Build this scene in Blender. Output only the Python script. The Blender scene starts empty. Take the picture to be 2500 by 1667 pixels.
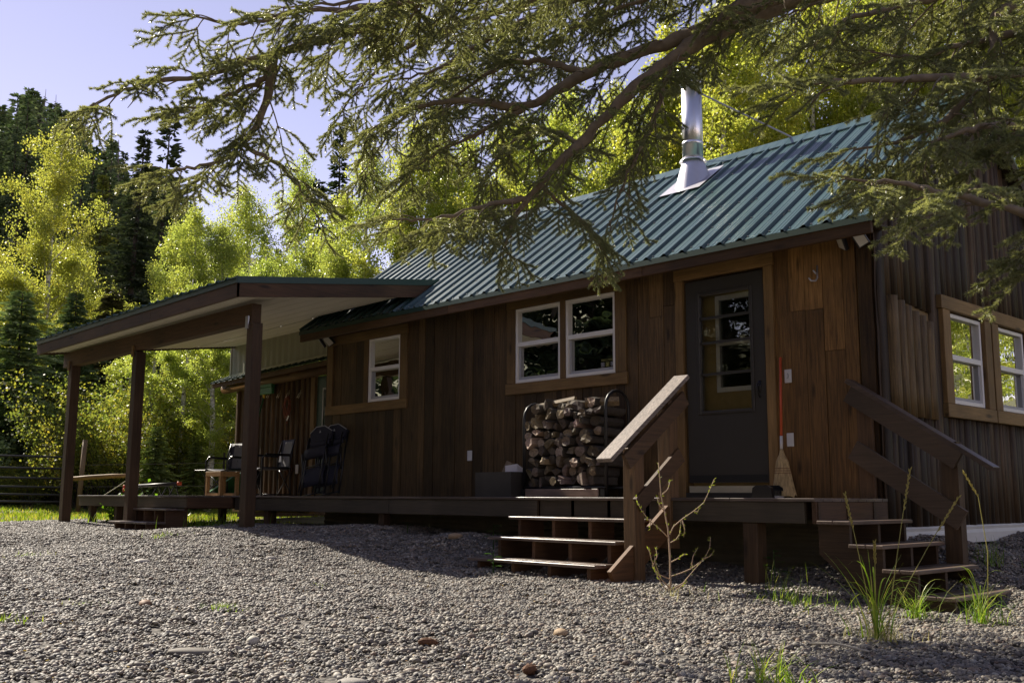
import bpy, bmesh, math, random
import numpy as np
from mathutils import Vector, Matrix, Euler

random.seed(7)
RNG = np.random.default_rng(7)
SC = bpy.context.scene
COL = SC.collection
R = math.radians

# ------------------------------------------------------------------ camera
CAM = np.array((6.2414, -8.4418, -0.0092))
YAW, PITCH, ROLL = -0.8077, 0.1497, 0.0039
_fw = np.array((math.sin(YAW)*math.cos(PITCH), math.cos(YAW)*math.cos(PITCH), math.sin(PITCH)))
_rt = np.array((math.cos(YAW), -math.sin(YAW), 0.0))
_up = np.cross(_rt, _fw)
_r2 = _rt*math.cos(ROLL) + _up*math.sin(ROLL)
_u2 = -_rt*math.sin(ROLL) + _up*math.cos(ROLL)
cam_data = bpy.data.cameras.new('camera')
cam_data.sensor_fit = 'HORIZONTAL'
cam_data.sensor_width = 36.0
cam_data.lens = 36.075
cam_data.clip_start = 0.05
cam_data.clip_end = 2000
cam = bpy.data.objects.new('camera', cam_data)
COL.objects.link(cam)
M = Matrix(((_r2[0], _u2[0], -_fw[0], CAM[0]), (_r2[1], _u2[1], -_fw[1], CAM[1]),
            (_r2[2], _u2[2], -_fw[2], CAM[2]), (0, 0, 0, 1)))
cam.matrix_world = M
SC.camera = cam

# ------------------------------------------------------------------ world, sun, exposure
SUN_EL, SUN_AZ = R(40.0), R(268.0)          # azimuth clockwise from +Y
world = bpy.data.worlds.new('World')
SC.world = world
world.use_nodes = True
nt = world.node_tree
for n in list(nt.nodes):
    nt.nodes.remove(n)
wo = nt.nodes.new('ShaderNodeOutputWorld')
bg = nt.nodes.new('ShaderNodeBackground')
sky = nt.nodes.new('ShaderNodeTexSky')
sky.sky_type = 'NISHITA'
sky.sun_disc = False
sky.sun_elevation = SUN_EL
sky.sun_rotation = SUN_AZ
sky.altitude = 2400
sky.air_density = 1.0
sky.dust_density = 0.3
sky.ozone_density = 2.0
tint = nt.nodes.new('ShaderNodeMix')
tint.data_type = 'RGBA'
tint.blend_type = 'MULTIPLY'
tint.inputs[0].default_value = 1.0
tint.inputs[7].default_value = (1.03, 0.645, 0.55, 1)
nt.links.new(sky.outputs[0], tint.inputs[6])
nt.links.new(tint.outputs[2], bg.inputs[0])
bg.inputs[1].default_value = 0.15
nt.links.new(bg.outputs[0], wo.inputs[0])

sun_data = bpy.data.lights.new('sun', 'SUN')
sun_data.energy = 4.4
sun_data.angle = R(0.53)
sun_data.color = (1.0, 0.91, 0.77)
sun = bpy.data.objects.new('sun', sun_data)
COL.objects.link(sun)
sdir = Vector((math.sin(SUN_AZ)*math.cos(SUN_EL), math.cos(SUN_AZ)*math.cos(SUN_EL), math.sin(SUN_EL)))
sun.rotation_euler = sdir.to_track_quat('Z', 'Y').to_euler()
sun.location = (-40, 0, 35)

SC.view_settings.view_transform = 'Standard'
SC.view_settings.look = 'None'
SC.view_settings.exposure = 1.12
SC.view_settings.gamma = 1.0
SC.view_settings.use_curve_mapping = False
SC.cycles.max_bounces = 5
SC.cycles.diffuse_bounces = 3
SC.cycles.glossy_bounces = 3
SC.cycles.transmission_bounces = 4
SC.cycles.transparent_max_bounces = 8
SC.cycles.caustics_reflective = False
SC.cycles.caustics_refractive = False
SC.cycles.use_denoising = True

# ------------------------------------------------------------------ material helpers
def mat(name):
    m = bpy.data.materials.new(name)
    m.use_nodes = True
    t = m.node_tree
    b = t.nodes['Principled BSDF']
    return m, t, b

def N(t, kind, **kw):
    n = t.nodes.new(kind)
    for k, v in kw.items():
        setattr(n, k, v)
    return n

def plain(name, col, rough=0.6, metal=0.0, spec=0.5, var=0.12, scale=9.0, bump=0.0):
    """one colour broken up by soft noise"""
    m, t, b = mat(name)
    tc = N(t, 'ShaderNodeTexCoord')
    nz = N(t, 'ShaderNodeTexNoise')
    nz.inputs['Scale'].default_value = scale
    nz.inputs['Detail'].default_value = 6
    t.links.new(tc.outputs['Object'], nz.inputs['Vector'])
    mx = N(t, 'ShaderNodeMix', data_type='RGBA', blend_type='MIX')
    c = np.array(col[:3])
    mx.inputs[6].default_value = (*np.clip(c*(1-var), 0, 1), 1)
    mx.inputs[7].default_value = (*np.clip(c*(1+var), 0, 1), 1)
    t.links.new(nz.outputs[0], mx.inputs[0])
    t.links.new(mx.outputs[2], b.inputs['Base Color'])
    b.inputs['Roughness'].default_value = rough
    b.inputs['Metallic'].default_value = metal
    b.inputs['Specular IOR Level'].default_value = spec
    if bump:
        bp = N(t, 'ShaderNodeBump')
        bp.inputs['Strength'].default_value = bump
        bp.inputs['Distance'].default_value = 0.01
        t.links.new(nz.outputs[0], bp.inputs['Height'])
        t.links.new(bp.outputs[0], b.inputs['Normal'])
    return m

def wood(name, col, axis='z', contrast=0.55, knots=True, rough=0.62, wear=None, bump=0.35, objcol=True):
    """board: colour from obj.color, grain along one axis, knots, wear"""
    m, t, b = mat(name)
    L = t.links.new
    tc = N(t, 'ShaderNodeTexCoord')
    oi = N(t, 'ShaderNodeObjectInfo')
    off = N(t, 'ShaderNodeVectorMath', operation='MULTIPLY_ADD')
    cmb = N(t, 'ShaderNodeCombineXYZ')
    for i in range(3):
        L(oi.outputs['Random'], cmb.inputs[i])
    off.inputs[1].default_value = (37, 53, 71)
    L(cmb.outputs[0], off.inputs[0])
    L(tc.outputs['Object'], off.inputs[2])
    mp = N(t, 'ShaderNodeMapping')
    s = {'x': (1.3, 26, 26), 'y': (26, 1.3, 26), 'z': (26, 26, 1.3)}[axis]
    mp.inputs['Scale'].default_value = s
    L(off.outputs[0], mp.inputs[0])
    g = N(t, 'ShaderNodeTexNoise')
    g.inputs['Scale'].default_value = 2.2
    g.inputs['Detail'].default_value = 7
    g.inputs['Roughness'].default_value = 0.65
    g.inputs['Distortion'].default_value = 0.6
    L(mp.outputs[0], g.inputs['Vector'])
    big = N(t, 'ShaderNodeTexNoise')
    big.inputs['Scale'].default_value = 1.3
    big.inputs['Detail'].default_value = 4
    L(off.outputs[0], big.inputs['Vector'])
    r1 = N(t, 'ShaderNodeMapRange')
    r1.inputs[1].default_value = 0.3
    r1.inputs[2].default_value = 0.7
    r1.inputs[3].default_value = 1 - contrast
    r1.inputs[4].default_value = 1 + contrast
    L(g.outputs[0], r1.inputs[0])
    r2 = N(t, 'ShaderNodeMapRange')
    r2.inputs[1].default_value = 0.3
    r2.inputs[2].default_value = 0.7
    r2.inputs[3].default_value = 0.7
    r2.inputs[4].default_value = 1.3
    L(big.outputs[0], r2.inputs[0])
    mul = N(t, 'ShaderNodeMath', operation='MULTIPLY')
    L(r1.outputs[0], mul.inputs[0])
    L(r2.outputs[0], mul.inputs[1])
    last = mul
    if knots:
        kn = N(t, 'ShaderNodeTexVoronoi')
        km = N(t, 'ShaderNodeMapping')
        km.inputs['Scale'].default_value = {'x': (1.6, 6, 6), 'y': (6, 1.6, 6), 'z': (6, 6, 1.6)}[axis]
        L(off.outputs[0], km.inputs[0])
        L(km.outputs[0], kn.inputs['Vector'])
        kn.inputs['Scale'].default_value = 1.0
        kr = N(t, 'ShaderNodeMapRange')
        kr.inputs[1].default_value = 0.06
        kr.inputs[2].default_value = 0.16
        kr.inputs[3].default_value = 0.35
        kr.inputs[4].default_value = 1.0
        L(kn.outputs['Distance'], kr.inputs[0])
        m2 = N(t, 'ShaderNodeMath', operation='MULTIPLY')
        L(mul.outputs[0], m2.inputs[0])
        L(kr.outputs[0], m2.inputs[1])
        last = m2
    vs = N(t, 'ShaderNodeVectorMath', operation='SCALE')
    if objcol:
        mc = N(t, 'ShaderNodeMix', data_type='RGBA', blend_type='MULTIPLY')
        mc.inputs[0].default_value = 1
        mc.inputs[6].default_value = (*col, 1)
        L(oi.outputs['Color'], mc.inputs[7])
        L(mc.outputs[2], vs.inputs[0])
    else:
        vs.inputs[0].default_value = col
    L(last.outputs[0], vs.inputs['Scale'])
    out = vs.outputs[0]
    if wear:
        wn = N(t, 'ShaderNodeTexNoise')
        wn.inputs['Scale'].default_value = 5.0
        wn.inputs['Detail'].default_value = 8
        wn.inputs['Roughness'].default_value = 0.7
        L(mp.outputs[0], wn.inputs['Vector'])
        wr = N(t, 'ShaderNodeMapRange')
        wr.inputs[1].default_value = 0.55
        wr.inputs[2].default_value = 0.75
        wr.inputs[4].default_value = 0.7
        L(wn.outputs[0], wr.inputs[0])
        wm = N(t, 'ShaderNodeMix', data_type='RGBA')
        L(wr.outputs[0], wm.inputs[0])
        L(out, wm.inputs[6])
        wm.inputs[7].default_value = (*wear, 1)
        out = wm.outputs[2]
    L(out, b.inputs['Base Color'])
    b.inputs['Roughness'].default_value = rough
    b.inputs['Specular IOR Level'].default_value = 0.35
    bp = N(t, 'ShaderNodeBump')
    bp.inputs['Strength'].default_value = bump
    bp.inputs['Distance'].default_value = 0.004
    L(g.outputs[0], bp.inputs['Height'])
    L(bp.outputs[0], b.inputs['Normal'])
    return m

def leafy(name, cols, trans=0.5, rough=0.45, tr_gain=(1.6, 1.7, 0.9), mesh_var=True, spec=0.4):
    """leaves: random colour per leaf (colour attribute 'v'), part of the light passes through"""
    m, t, b = mat(name)
    L = t.links.new
    at = N(t, 'ShaderNodeAttribute', attribute_name='v')
    oi = N(t, 'ShaderNodeObjectInfo')
    rp = N(t, 'ShaderNodeValToRGB')
    cr = rp.color_ramp
    while len(cr.elements) < len(cols):
        cr.elements.new(0.5)
    for i, c in enumerate(cols):
        cr.elements[i].position = i/(len(cols)-1)
        cr.elements[i].color = (*c, 1)
    L(at.outputs['Fac'], rp.inputs[0])
    mc = N(t, 'ShaderNodeMix', data_type='RGBA', blend_type='MULTIPLY')
    mc.inputs[0].default_value = 1
    L(rp.outputs[0], mc.inputs[6])
    L(oi.outputs['Color'], mc.inputs[7])
    L(mc.outputs[2], b.inputs['Base Color'])
    b.inputs['Roughness'].default_value = rough
    b.inputs['Specular IOR Level'].default_value = spec
    tr = N(t, 'ShaderNodeBsdfTranslucent')
    tg = N(t, 'ShaderNodeMix', data_type='RGBA', blend_type='MULTIPLY')
    tg.inputs[0].default_value = 1
    L(mc.outputs[2], tg.inputs[6])
    tg.inputs[7].default_value = (*tr_gain, 1)
    L(tg.outputs[2], tr.inputs[0])
    ms = N(t, 'ShaderNodeMixShader')
    ms.inputs[0].default_value = trans
    L(b.outputs[0], ms.inputs[1])
    L(tr.outputs[0], ms.inputs[2])
    L(ms.outputs[0], t.nodes['Material Output'].inputs[0])
    return m

def glass(name, tintc=(0.75, 0.78, 0.76), extra=0.04):
    m, t, b = mat(name)
    L = t.links.new
    t.nodes.remove(b)
    tr = N(t, 'ShaderNodeBsdfTransparent')
    tr.inputs[0].default_value = (*tintc, 1)
    gl = N(t, 'ShaderNodeBsdfGlossy')
    gl.inputs['Roughness'].default_value = 0.01
    gl.inputs[0].default_value = (0.95, 0.97, 0.95, 1)
    fr = N(t, 'ShaderNodeFresnel')
    fr.inputs[0].default_value = 1.5
    nz = N(t, 'ShaderNodeTexNoise')
    nz.inputs['Scale'].default_value = 2.5
    tc = N(t, 'ShaderNodeTexCoord')
    L(tc.outputs['Object'], nz.inputs['Vector'])
    bp = N(t, 'ShaderNodeBump')
    bp.inputs['Strength'].default_value = 0.06
    bp.inputs['Distance'].default_value = 0.05
    L(nz.outputs[0], bp.inputs['Height'])
    L(bp.outputs[0], gl.inputs['Normal'])
    ad = N(t, 'ShaderNodeMath', operation='ADD')
    ad.inputs[1].default_value = extra
    L(fr.outputs[0], ad.inputs[0])
    mx = N(t, 'ShaderNodeMixShader')
    L(ad.outputs[0], mx.inputs[0])
    L(tr.outputs[0], mx.inputs[1])
    L(gl.outputs[0], mx.inputs[2])
    L(mx.outputs[0], t.nodes['Material Output'].inputs[0])
    return m

# ------------------------------------------------------------------ mesh helpers
def I(p):
    return p

class MB:
    def __init__(s, T=None):
        s.v, s.f, s.T = [], [], T
    def add(s, vs, fs):
        b = len(s.v)
        s.v += [tuple(s.T(*p)) if s.T else tuple(p) for p in vs]
        s.f += [tuple(b+i for i in f) for f in fs]
        return s
    def box(s, x0, x1, y0, y1, z0, z1):
        return s.add([(x0,y0,z0),(x1,y0,z0),(x1,y1,z0),(x0,y1,z0),(x0,y0,z1),(x1,y0,z1),(x1,y1,z1),(x0,y1,z1)],
                     [(0,3,2,1),(4,5,6,7),(0,1,5,4),(1,2,6,5),(2,3,7,6),(3,0,4,7)])
    def bar(s, p, q, w, h, up=(0,0,1)):
        p, q = Vector(p), Vector(q)
        d = (q-p).normalized()
        sd = d.cross(Vector(up)).normalized()*(w/2)
        u = sd.cross(d).normalized()*(h/2)
        c = [p-sd-u, p+sd-u, p+sd+u, p-sd+u, q-sd-u, q+sd-u, q+sd+u, q-sd+u]
        return s.add(c, [(0,3,2,1),(4,5,6,7),(0,1,5,4),(1,2,6,5),(2,3,7,6),(3,0,4,7)])
    def prism(s, prof, a, b):
        """prof: list of 3D points (closed), extruded by vector b-a"""
        n = len(prof)
        d = Vector(b)-Vector(a)
        v = [Vector(p) for p in prof] + [Vector(p)+d for p in prof]
        f = [(i, (i+1) % n, n+(i+1) % n, n+i) for i in range(n)]
        f += [tuple(range(n-1, -1, -1)), tuple(range(n, 2*n))]
        return s.add(v, f)
    def tube(s, pts, rad, n=7, cap=True):
        pts = [Vector(p) for p in pts]
        if not hasattr(rad, '__len__'):
            rad = [rad]*len(pts)
        vs, fs = [], []
        ref = None
        for i, p in enumerate(pts):
            d = (pts[min(i+1, len(pts)-1)] - pts[max(i-1, 0)])
            d = d.normalized() if d.length > 1e-9 else Vector((0,0,1))
            if ref is None:
                ref = d.orthogonal().normalized()
            ref = (ref - d*ref.dot(d))
            ref = ref.normalized() if ref.length > 1e-6 else d.orthogonal().normalized()
            bt = d.cross(ref)
            for k in range(n):
                a = 2*math.pi*k/n
                vs.append(p + (ref*math.cos(a)+bt*math.sin(a))*rad[i])
        for i in range(len(pts)-1):
            for k in range(n):
                a, b = i*n+k, i*n+(k+1) % n
                fs.append((a, b, b+n, a+n))
        if cap:
            fs.append(tuple(range(n-1, -1, -1)))
            fs.append(tuple(range((len(pts)-1)*n, len(pts)*n)))
        return s.add(vs, fs)
    def lathe(s, prof, c=(0,0,0), n=24, cap=True):
        vs, fs = [], []
        for r, z in prof:
            for k in range(n):
                a = 2*math.pi*k/n
                vs.append((c[0]+r*math.cos(a), c[1]+r*math.sin(a), c[2]+z))
        for i in range(len(prof)-1):
            for k in range(n):
                a, b = i*n+k, i*n+(k+1) % n
                fs.append((a, b, b+n, a+n))
        if cap:
            fs.append(tuple(range(n-1, -1, -1)))
            fs.append(tuple(range((len(prof)-1)*n, len(prof)*n)))
        return s.add(vs, fs)
    def mesh(s, name, m=None, smooth=False):
        me = bpy.data.meshes.new(name)
        me.from_pydata(s.v, [], s.f)
        me.validate()
        if m:
            me.materials.append(m)
        if smooth:
            me.polygons.foreach_set('use_smooth', [True]*len(me.polygons))
        me.update()
        return me
    def build(s, name, m, parent=None, smooth=False, color=None, bevel=0.0, label=None, kind=None, origin=None):
        if origin is not None:
            o_ = np.array(origin)
            s.v = [tuple(np.array(p)-o_) for p in s.v]
        me = s.mesh(name, m, smooth)
        o = bpy.data.objects.new(name, me)
        COL.objects.link(o)
        if origin is not None:
            o.location = origin
        if bevel:
            md = o.modifiers.new('bevel', 'BEVEL')
            md.width = bevel
            md.segments = 1
            md.limit_method = 'ANGLE'
        return fin(o, parent, color, label, kind)

def fin(o, parent=None, color=None, label=None, kind=None):
    if parent is not None:
        o.parent = parent
        # parents sit at their thing's base: keep the world placement
        pm = Matrix.Translation(world_loc(parent))
        o.matrix_parent_inverse = pm.inverted()
    if color is not None:
        o.color = (*color, 1)
    if label:
        o['label'] = label
    if kind:
        o['kind'] = kind
    return o

def world_loc(o):
    # only translations are used on parents built in world space
    l = Vector(o.location)
    return l

def np_mesh(name, V, F, m, v=None, smooth=False):
    """fast mesh from arrays; F is (n,3) or (n,4); v: one random number per face"""
    me = bpy.data.meshes.new(name)
    k = F.shape[1]
    me.vertices.add(len(V))
    me.vertices.foreach_set('co', np.asarray(V, np.float32).ravel())
    me.loops.add(F.size)
    me.loops.foreach_set('vertex_index', F.astype(np.int32).ravel())
    me.polygons.add(len(F))
    me.polygons.foreach_set('loop_start', np.arange(0, F.size, k, dtype=np.int32))
    me.polygons.foreach_set('loop_total', np.full(len(F), k, np.int32))
    if smooth:
        me.polygons.foreach_set('use_smooth', np.ones(len(F), bool))
    me.materials.append(m)
    if v is not None:
        a = me.attributes.new('v', 'FLOAT', 'FACE')
        a.data.foreach_set('value', np.asarray(v, np.float32))
    me.update()
    me.validate()
    return me

def thing(name, label, cat, loc=(0,0,0), group=None):
    o = bpy.data.objects.new(name, None)
    COL.objects.link(o)
    o.empty_display_size = 0.1
    o.location = loc
    return tag(o, label, cat, group)

def tag(o, label, cat, group=None, kind=None):
    o['label'] = label
    if cat:
        o['category'] = cat
    if group:
        o['group'] = group
    if kind:
        o['kind'] = kind
    return o

def dup(o, parent=None):
    c = o.copy()
    COL.objects.link(c)
    if parent is not None:
        c.parent = parent
    for ch in o.children:
        dup(ch, c)
    return c

def jit(c, a=0.12):
    k = 1 + random.uniform(-a, a)
    return tuple(max(0, x*k*(1+random.uniform(-a, a)*0.25)) for x in c)

def nth(n):
    w = ('first', 'second', 'third', 'fourth', 'fifth', 'sixth', 'seventh', 'eighth', 'ninth', 'tenth', 'eleventh', 'twelfth')
    if n <= 12: return w[n-1]
    return '%d%s' % (n, 'th' if 10 < n % 100 < 14 else {1: 'st', 2: 'nd', 3: 'rd'}.get(n % 10, 'th'))

# ------------------------------------------------------------------ materials
def roof_paint(name, col):
    """painted steel sheet: faint dirt runs down the slope and duller patches"""
    m, t, b = mat(name)
    L = t.links.new
    tc = N(t, 'ShaderNodeTexCoord')
    mp = N(t, 'ShaderNodeMapping')
    mp.inputs['Scale'].default_value = (9, .7, .7)
    L(tc.outputs['Object'], mp.inputs[0])
    n1 = N(t, 'ShaderNodeTexNoise'); n1.inputs['Scale'].default_value = 1.6; n1.inputs['Detail'].default_value = 8
    L(mp.outputs[0], n1.inputs['Vector'])
    n2 = N(t, 'ShaderNodeTexNoise'); n2.inputs['Scale'].default_value = 40; n2.inputs['Detail'].default_value = 6
    L(tc.outputs['Object'], n2.inputs['Vector'])
    mx = N(t, 'ShaderNodeMix', data_type='RGBA')
    r1 = N(t, 'ShaderNodeMapRange'); r1.inputs[1].default_value = .35; r1.inputs[2].default_value = .75
    L(n1.outputs[0], r1.inputs[0]); L(r1.outputs[0], mx.inputs[0])
    c = np.array(col)
    mx.inputs[6].default_value = (*(c*.88), 1)
    mx.inputs[7].default_value = (*(c*1.12+.018), 1)
    m2 = N(t, 'ShaderNodeMix', data_type='RGBA')
    r2 = N(t, 'ShaderNodeMapRange'); r2.inputs[1].default_value = .62; r2.inputs[2].default_value = .75; r2.inputs[4].default_value = .5
    L(n2.outputs[0], r2.inputs[0]); L(r2.outputs[0], m2.inputs[0])
    L(mx.outputs[2], m2.inputs[6]); m2.inputs[7].default_value = (.09, .085, .06, 1)
    L(m2.outputs[2], b.inputs['Base Color'])
    r3 = N(t, 'ShaderNodeMapRange'); r3.inputs[3].default_value = .2; r3.inputs[4].default_value = .42
    L(n1.outputs[0], r3.inputs[0]); L(r3.outputs[0], b.inputs['Roughness'])
    b.inputs['Specular IOR Level'].default_value = .6
    return m
W_BOARD = wood('stained_board', (0.092, 0.057, 0.024), 'z', 0.6, wear=(0.035, 0.022, 0.014))
W_SLAB = wood('slab_siding', (0.048, 0.030, 0.014), 'z', 0.75, wear=(0.10, 0.066, 0.032), bump=0.8)
W_TRIM_X = wood('trim_wood_x', (0.205, 0.125, 0.048), 'x', 0.3)
W_TRIM_Y = wood('trim_wood_y', (0.215, 0.135, 0.052), 'y', 0.3)
W_TRIM_Z = wood('trim_wood_z', (0.205, 0.125, 0.048), 'z', 0.3)
W_DARK_X = wood('dark_beam_x', (0.068, 0.043, 0.023), 'x', 0.4)
W_DARK_Y = wood('dark_beam_y', (0.068, 0.043, 0.023), 'y', 0.4)
W_DARK_Z = wood('dark_post_z', (0.068, 0.043, 0.023), 'z', 0.4)
W_DECK_X = wood('deck_composite_x', (0.115, 0.088, 0.072), 'x', 0.35, knots=False, rough=0.36, bump=0.4)
W_DECK_Y = wood('deck_composite_y', (0.115, 0.088, 0.072), 'y', 0.35, knots=False, rough=0.36, bump=0.4)
W_RIM_X = wood('rim_board_x', (0.068, 0.055, 0.038), 'x', 0.25, knots=False)
W_STR = wood('stringer_wood', (0.105, 0.058, 0.030), 'y', 0.35)
W_GREY = wood('rail_cap_grey', (0.20, 0.165, 0.14), 'y', 0.55, knots=False, rough=0.6, bump=0.9)
W_CRATE = wood('raw_pine', (0.36, 0.22, 0.09), 'x', 0.25)
W_LOG = wood('split_log', (0.27, 0.21, 0.135), 'y', 0.5)
W_RAILX = wood('pole_rail', (0.30, 0.18, 0.07), 'x', 0.3, knots=False)
W_LATH = wood('old_rail_wood', (0.16, 0.11, 0.06), 'z', 0.35)
M_ROOF = roof_paint('green_roof_metal', (0.040, 0.090, 0.088))
M_ROOFD = plain('dark_green_trim', (0.020, 0.050, 0.036), 0.4, 0.0, 0.5, 0.08, 3)
M_SOFFIT = plain('grey_soffit_metal', (0.70, 0.67, 0.60), 0.42, 0.0, 0.5, 0.05, 2)
M_INFILL = plain('olive_grey_panel', (0.34, 0.335, 0.26), 0.5, 0.0, 0.4, 0.06, 2)
M_WHITE = plain('white_vinyl', (0.84, 0.82, 0.77), 0.4, 0.0, 0.5, 0.03, 4)
M_CREAM = plain('cream_flashing', (0.55, 0.54, 0.42), 0.45, 0.0, 0.5, 0.06, 4)
M_SASH = plain('grey_sash', (0.40, 0.40, 0.41), 0.45, 0.0, 0.5, 0.03, 4)
M_DOOR = plain('dark_door_paint', (0.042, 0.037, 0.030), 0.42, 0.0, 0.5, 0.1, 3)
M_BLACK = plain('black_metal', (0.012, 0.012, 0.013), 0.4, 0.0, 0.5, 0.2, 6)
M_BLACKP = plain('black_plastic', (0.010, 0.010, 0.012), 0.3, 0.0, 0.5, 0.2, 6)
M_STEEL = plain('stainless_steel', (0.74, 0.74, 0.76), 0.30, 1.0, 0.5, 0.05, 3)
M_GALV = plain('galvanised_flashing', (0.62, 0.61, 0.64), 0.42, 0.85, 0.5, 0.08, 12)
M_SCREW = plain('screw_metal', (0.32, 0.33, 0.33), 0.35, 0.6)
M_BRASS = plain('threshold_metal', (0.55, 0.50, 0.35), 0.4, 0.3, 0.5, 0.15, 14)
M_TAN = plain('tan_inner_door', (0.40, 0.29, 0.12), 0.6, 0.0, 0.3, 0.1, 3)
M_INSIDE = plain('dark_room_wood', (0.22, 0.15, 0.07), 0.7, 0.0, 0.3, 0.2, 4)
M_SKIRT = plain('corrugated_skirting', (0.16, 0.145, 0.095), 0.55, 0.2, 0.4, 0.35, 5)
M_FOUND = plain('white_foundation_metal', (0.62, 0.61, 0.56), 0.5, 0.0, 0.4, 0.12, 6)
M_GLASS = glass('window_glass')
M_GLASS_D = glass('door_glass', (0.9, 0.9, 0.86), 0.0)
M_PLATE = plain('white_plastic', (0.66, 0.66, 0.66), 0.4)
M_LENS = plain('lamp_lens', (0.55, 0.53, 0.47), 0.3)
M_ORANGE = plain('orange_paint', (0.55, 0.085, 0.025), 0.45)
M_CORD = plain('faded_orange_cord', (0.22, 0.055, 0.022), 0.6)
M_STRAW = wood('broom_straw', (0.42, 0.31, 0.15), 'z', 0.5, knots=False, bump=1.0, objcol=False)
M_TUB = plain('weathered_sheet_metal', (0.075, 0.068, 0.06), 0.55, 0.4, 0.5, 0.45, 5)
M_PAPER = plain('paper', (0.62, 0.60, 0.62), 0.7)
M_FABRIC = plain('navy_chair_fabric', (0.026, 0.026, 0.040), 0.65, 0.0, 0.35, 0.25, 16, 0.3)
M_FABRIC2 = plain('grey_chair_mesh', (0.16, 0.155, 0.16), 0.6, 0.0, 0.35, 0.2, 16, 0.3)
M_TUBE = plain('dark_chair_tube', (0.03, 0.03, 0.032), 0.3, 0.5)
M_GREENP = plain('green_plastic', (0.035, 0.16, 0.055), 0.4, 0.0, 0.5, 0.2, 5)
M_YELLOW = plain('yellow_plastic', (0.55, 0.38, 0.04), 0.45)
M_BARKLOG = plain('firewood_bark', (0.085, 0.075, 0.062), 0.9, 0.0, 0.2, 0.5, 22, 0.8)
M_WIRE = plain('fence_wire', (0.22, 0.21, 0.19), 0.5, 0.6)
M_ROPE = plain('pale_rope', (0.50, 0.46, 0.36), 0.8)
M_STONE = plain('river_stone', (0.30, 0.28, 0.25), 0.75, 0.0, 0.4, 0.3, 14, 0.3)
M_STONE_T = plain('tan_stone', (0.36, 0.26, 0.16), 0.75, 0.0, 0.4, 0.25, 10, 0.3)
M_BARK = plain('spruce_bark', (0.21, 0.165, 0.115), 0.9, 0.0, 0.2, 0.5, 18, 1.0)
M_BARKD = plain('dark_conifer_bark', (0.06, 0.048, 0.04), 0.9, 0.0, 0.2, 0.4, 8, 0.6)
M_SNAG = plain('grey_dead_wood', (0.13, 0.11, 0.10), 0.9, 0.0, 0.2, 0.3, 4)
M_TWIG = plain('willow_twig', (0.46, 0.33, 0.22), 0.7, 0.0, 0.3, 0.3, 20)
M_CONE = plain('brown_cone', (0.13, 0.062, 0.03), 0.8, 0.0, 0.3, 0.4, 40, 0.8)

def aspen_bark():
    m, t, b = mat('aspen_bark')
    L = t.links.new
    tc = N(t, 'ShaderNodeTexCoord')
    mp = N(t, 'ShaderNodeMapping')
    mp.inputs['Scale'].default_value = (7, 7, 16)
    L(tc.outputs['Object'], mp.inputs[0])
    n1 = N(t, 'ShaderNodeTexNoise')
    n1.inputs['Scale'].default_value = 1.0
    n1.inputs['Detail'].default_value = 5
    L(mp.outputs[0], n1.inputs['Vector'])
    rp = N(t, 'ShaderNodeValToRGB')
    e = rp.color_ramp.elements
    e[0].position, e[0].color = 0.36, (0.05, 0.045, 0.035, 1)
    e[1].position, e[1].color = 0.45, (0.66, 0.63, 0.53, 1)
    L(n1.outputs[0], rp.inputs[0])
    L(rp.outputs[0], b.inputs['Base Color'])
    b.inputs['Roughness'].default_value = 0.8
    return m
M_ASPEN = aspen_bark()
M_ALEAF = leafy('aspen_leaf', [(0.17, 0.21, 0.055), (0.25, 0.285, 0.075), (0.33, 0.35, 0.09), (0.41, 0.385, 0.09)], 0.58, 0.33, (1.8, 1.9, 1.2))
M_SLEAF = leafy('shrub_leaf', [(0.09, 0.13, 0.035), (0.17, 0.20, 0.045), (0.28, 0.28, 0.05), (0.36, 0.27, 0.04)], 0.5, 0.45, (1.6, 1.7, 1.1))
M_GLEAF = leafy('green_leaf', [(0.05, 0.12, 0.015), (0.09, 0.19, 0.02), (0.14, 0.25, 0.03)], 0.45, 0.4)
M_CNEED = leafy('conifer_needle', [(0.030, 0.044, 0.020), (0.055, 0.075, 0.034), (0.085, 0.105, 0.052), (0.13, 0.145, 0.08)], 0.15, 0.6, (1.3, 1.4, 0.8), spec=0.25)
M_SNEED = leafy('spruce_needle', [(0.130, 0.152, 0.072), (0.20, 0.225, 0.112), (0.275, 0.295, 0.162), (0.37, 0.38, 0.23)], 0.42, 0.34, (1.5, 1.45, 0.7), spec=0.8)
M_GRASS = leafy('grass_blade', [(0.10, 0.20, 0.02), (0.17, 0.29, 0.03), (0.25, 0.36, 0.05), (0.38, 0.36, 0.12)], 0.45, 0.4, (1.5, 1.5, 0.8))
M_DRYG = leafy('dry_grass', [(0.40, 0.36, 0.16), (0.52, 0.48, 0.24), (0.60, 0.56, 0.32)], 0.35, 0.5, (1.2, 1.2, 0.9))

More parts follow.
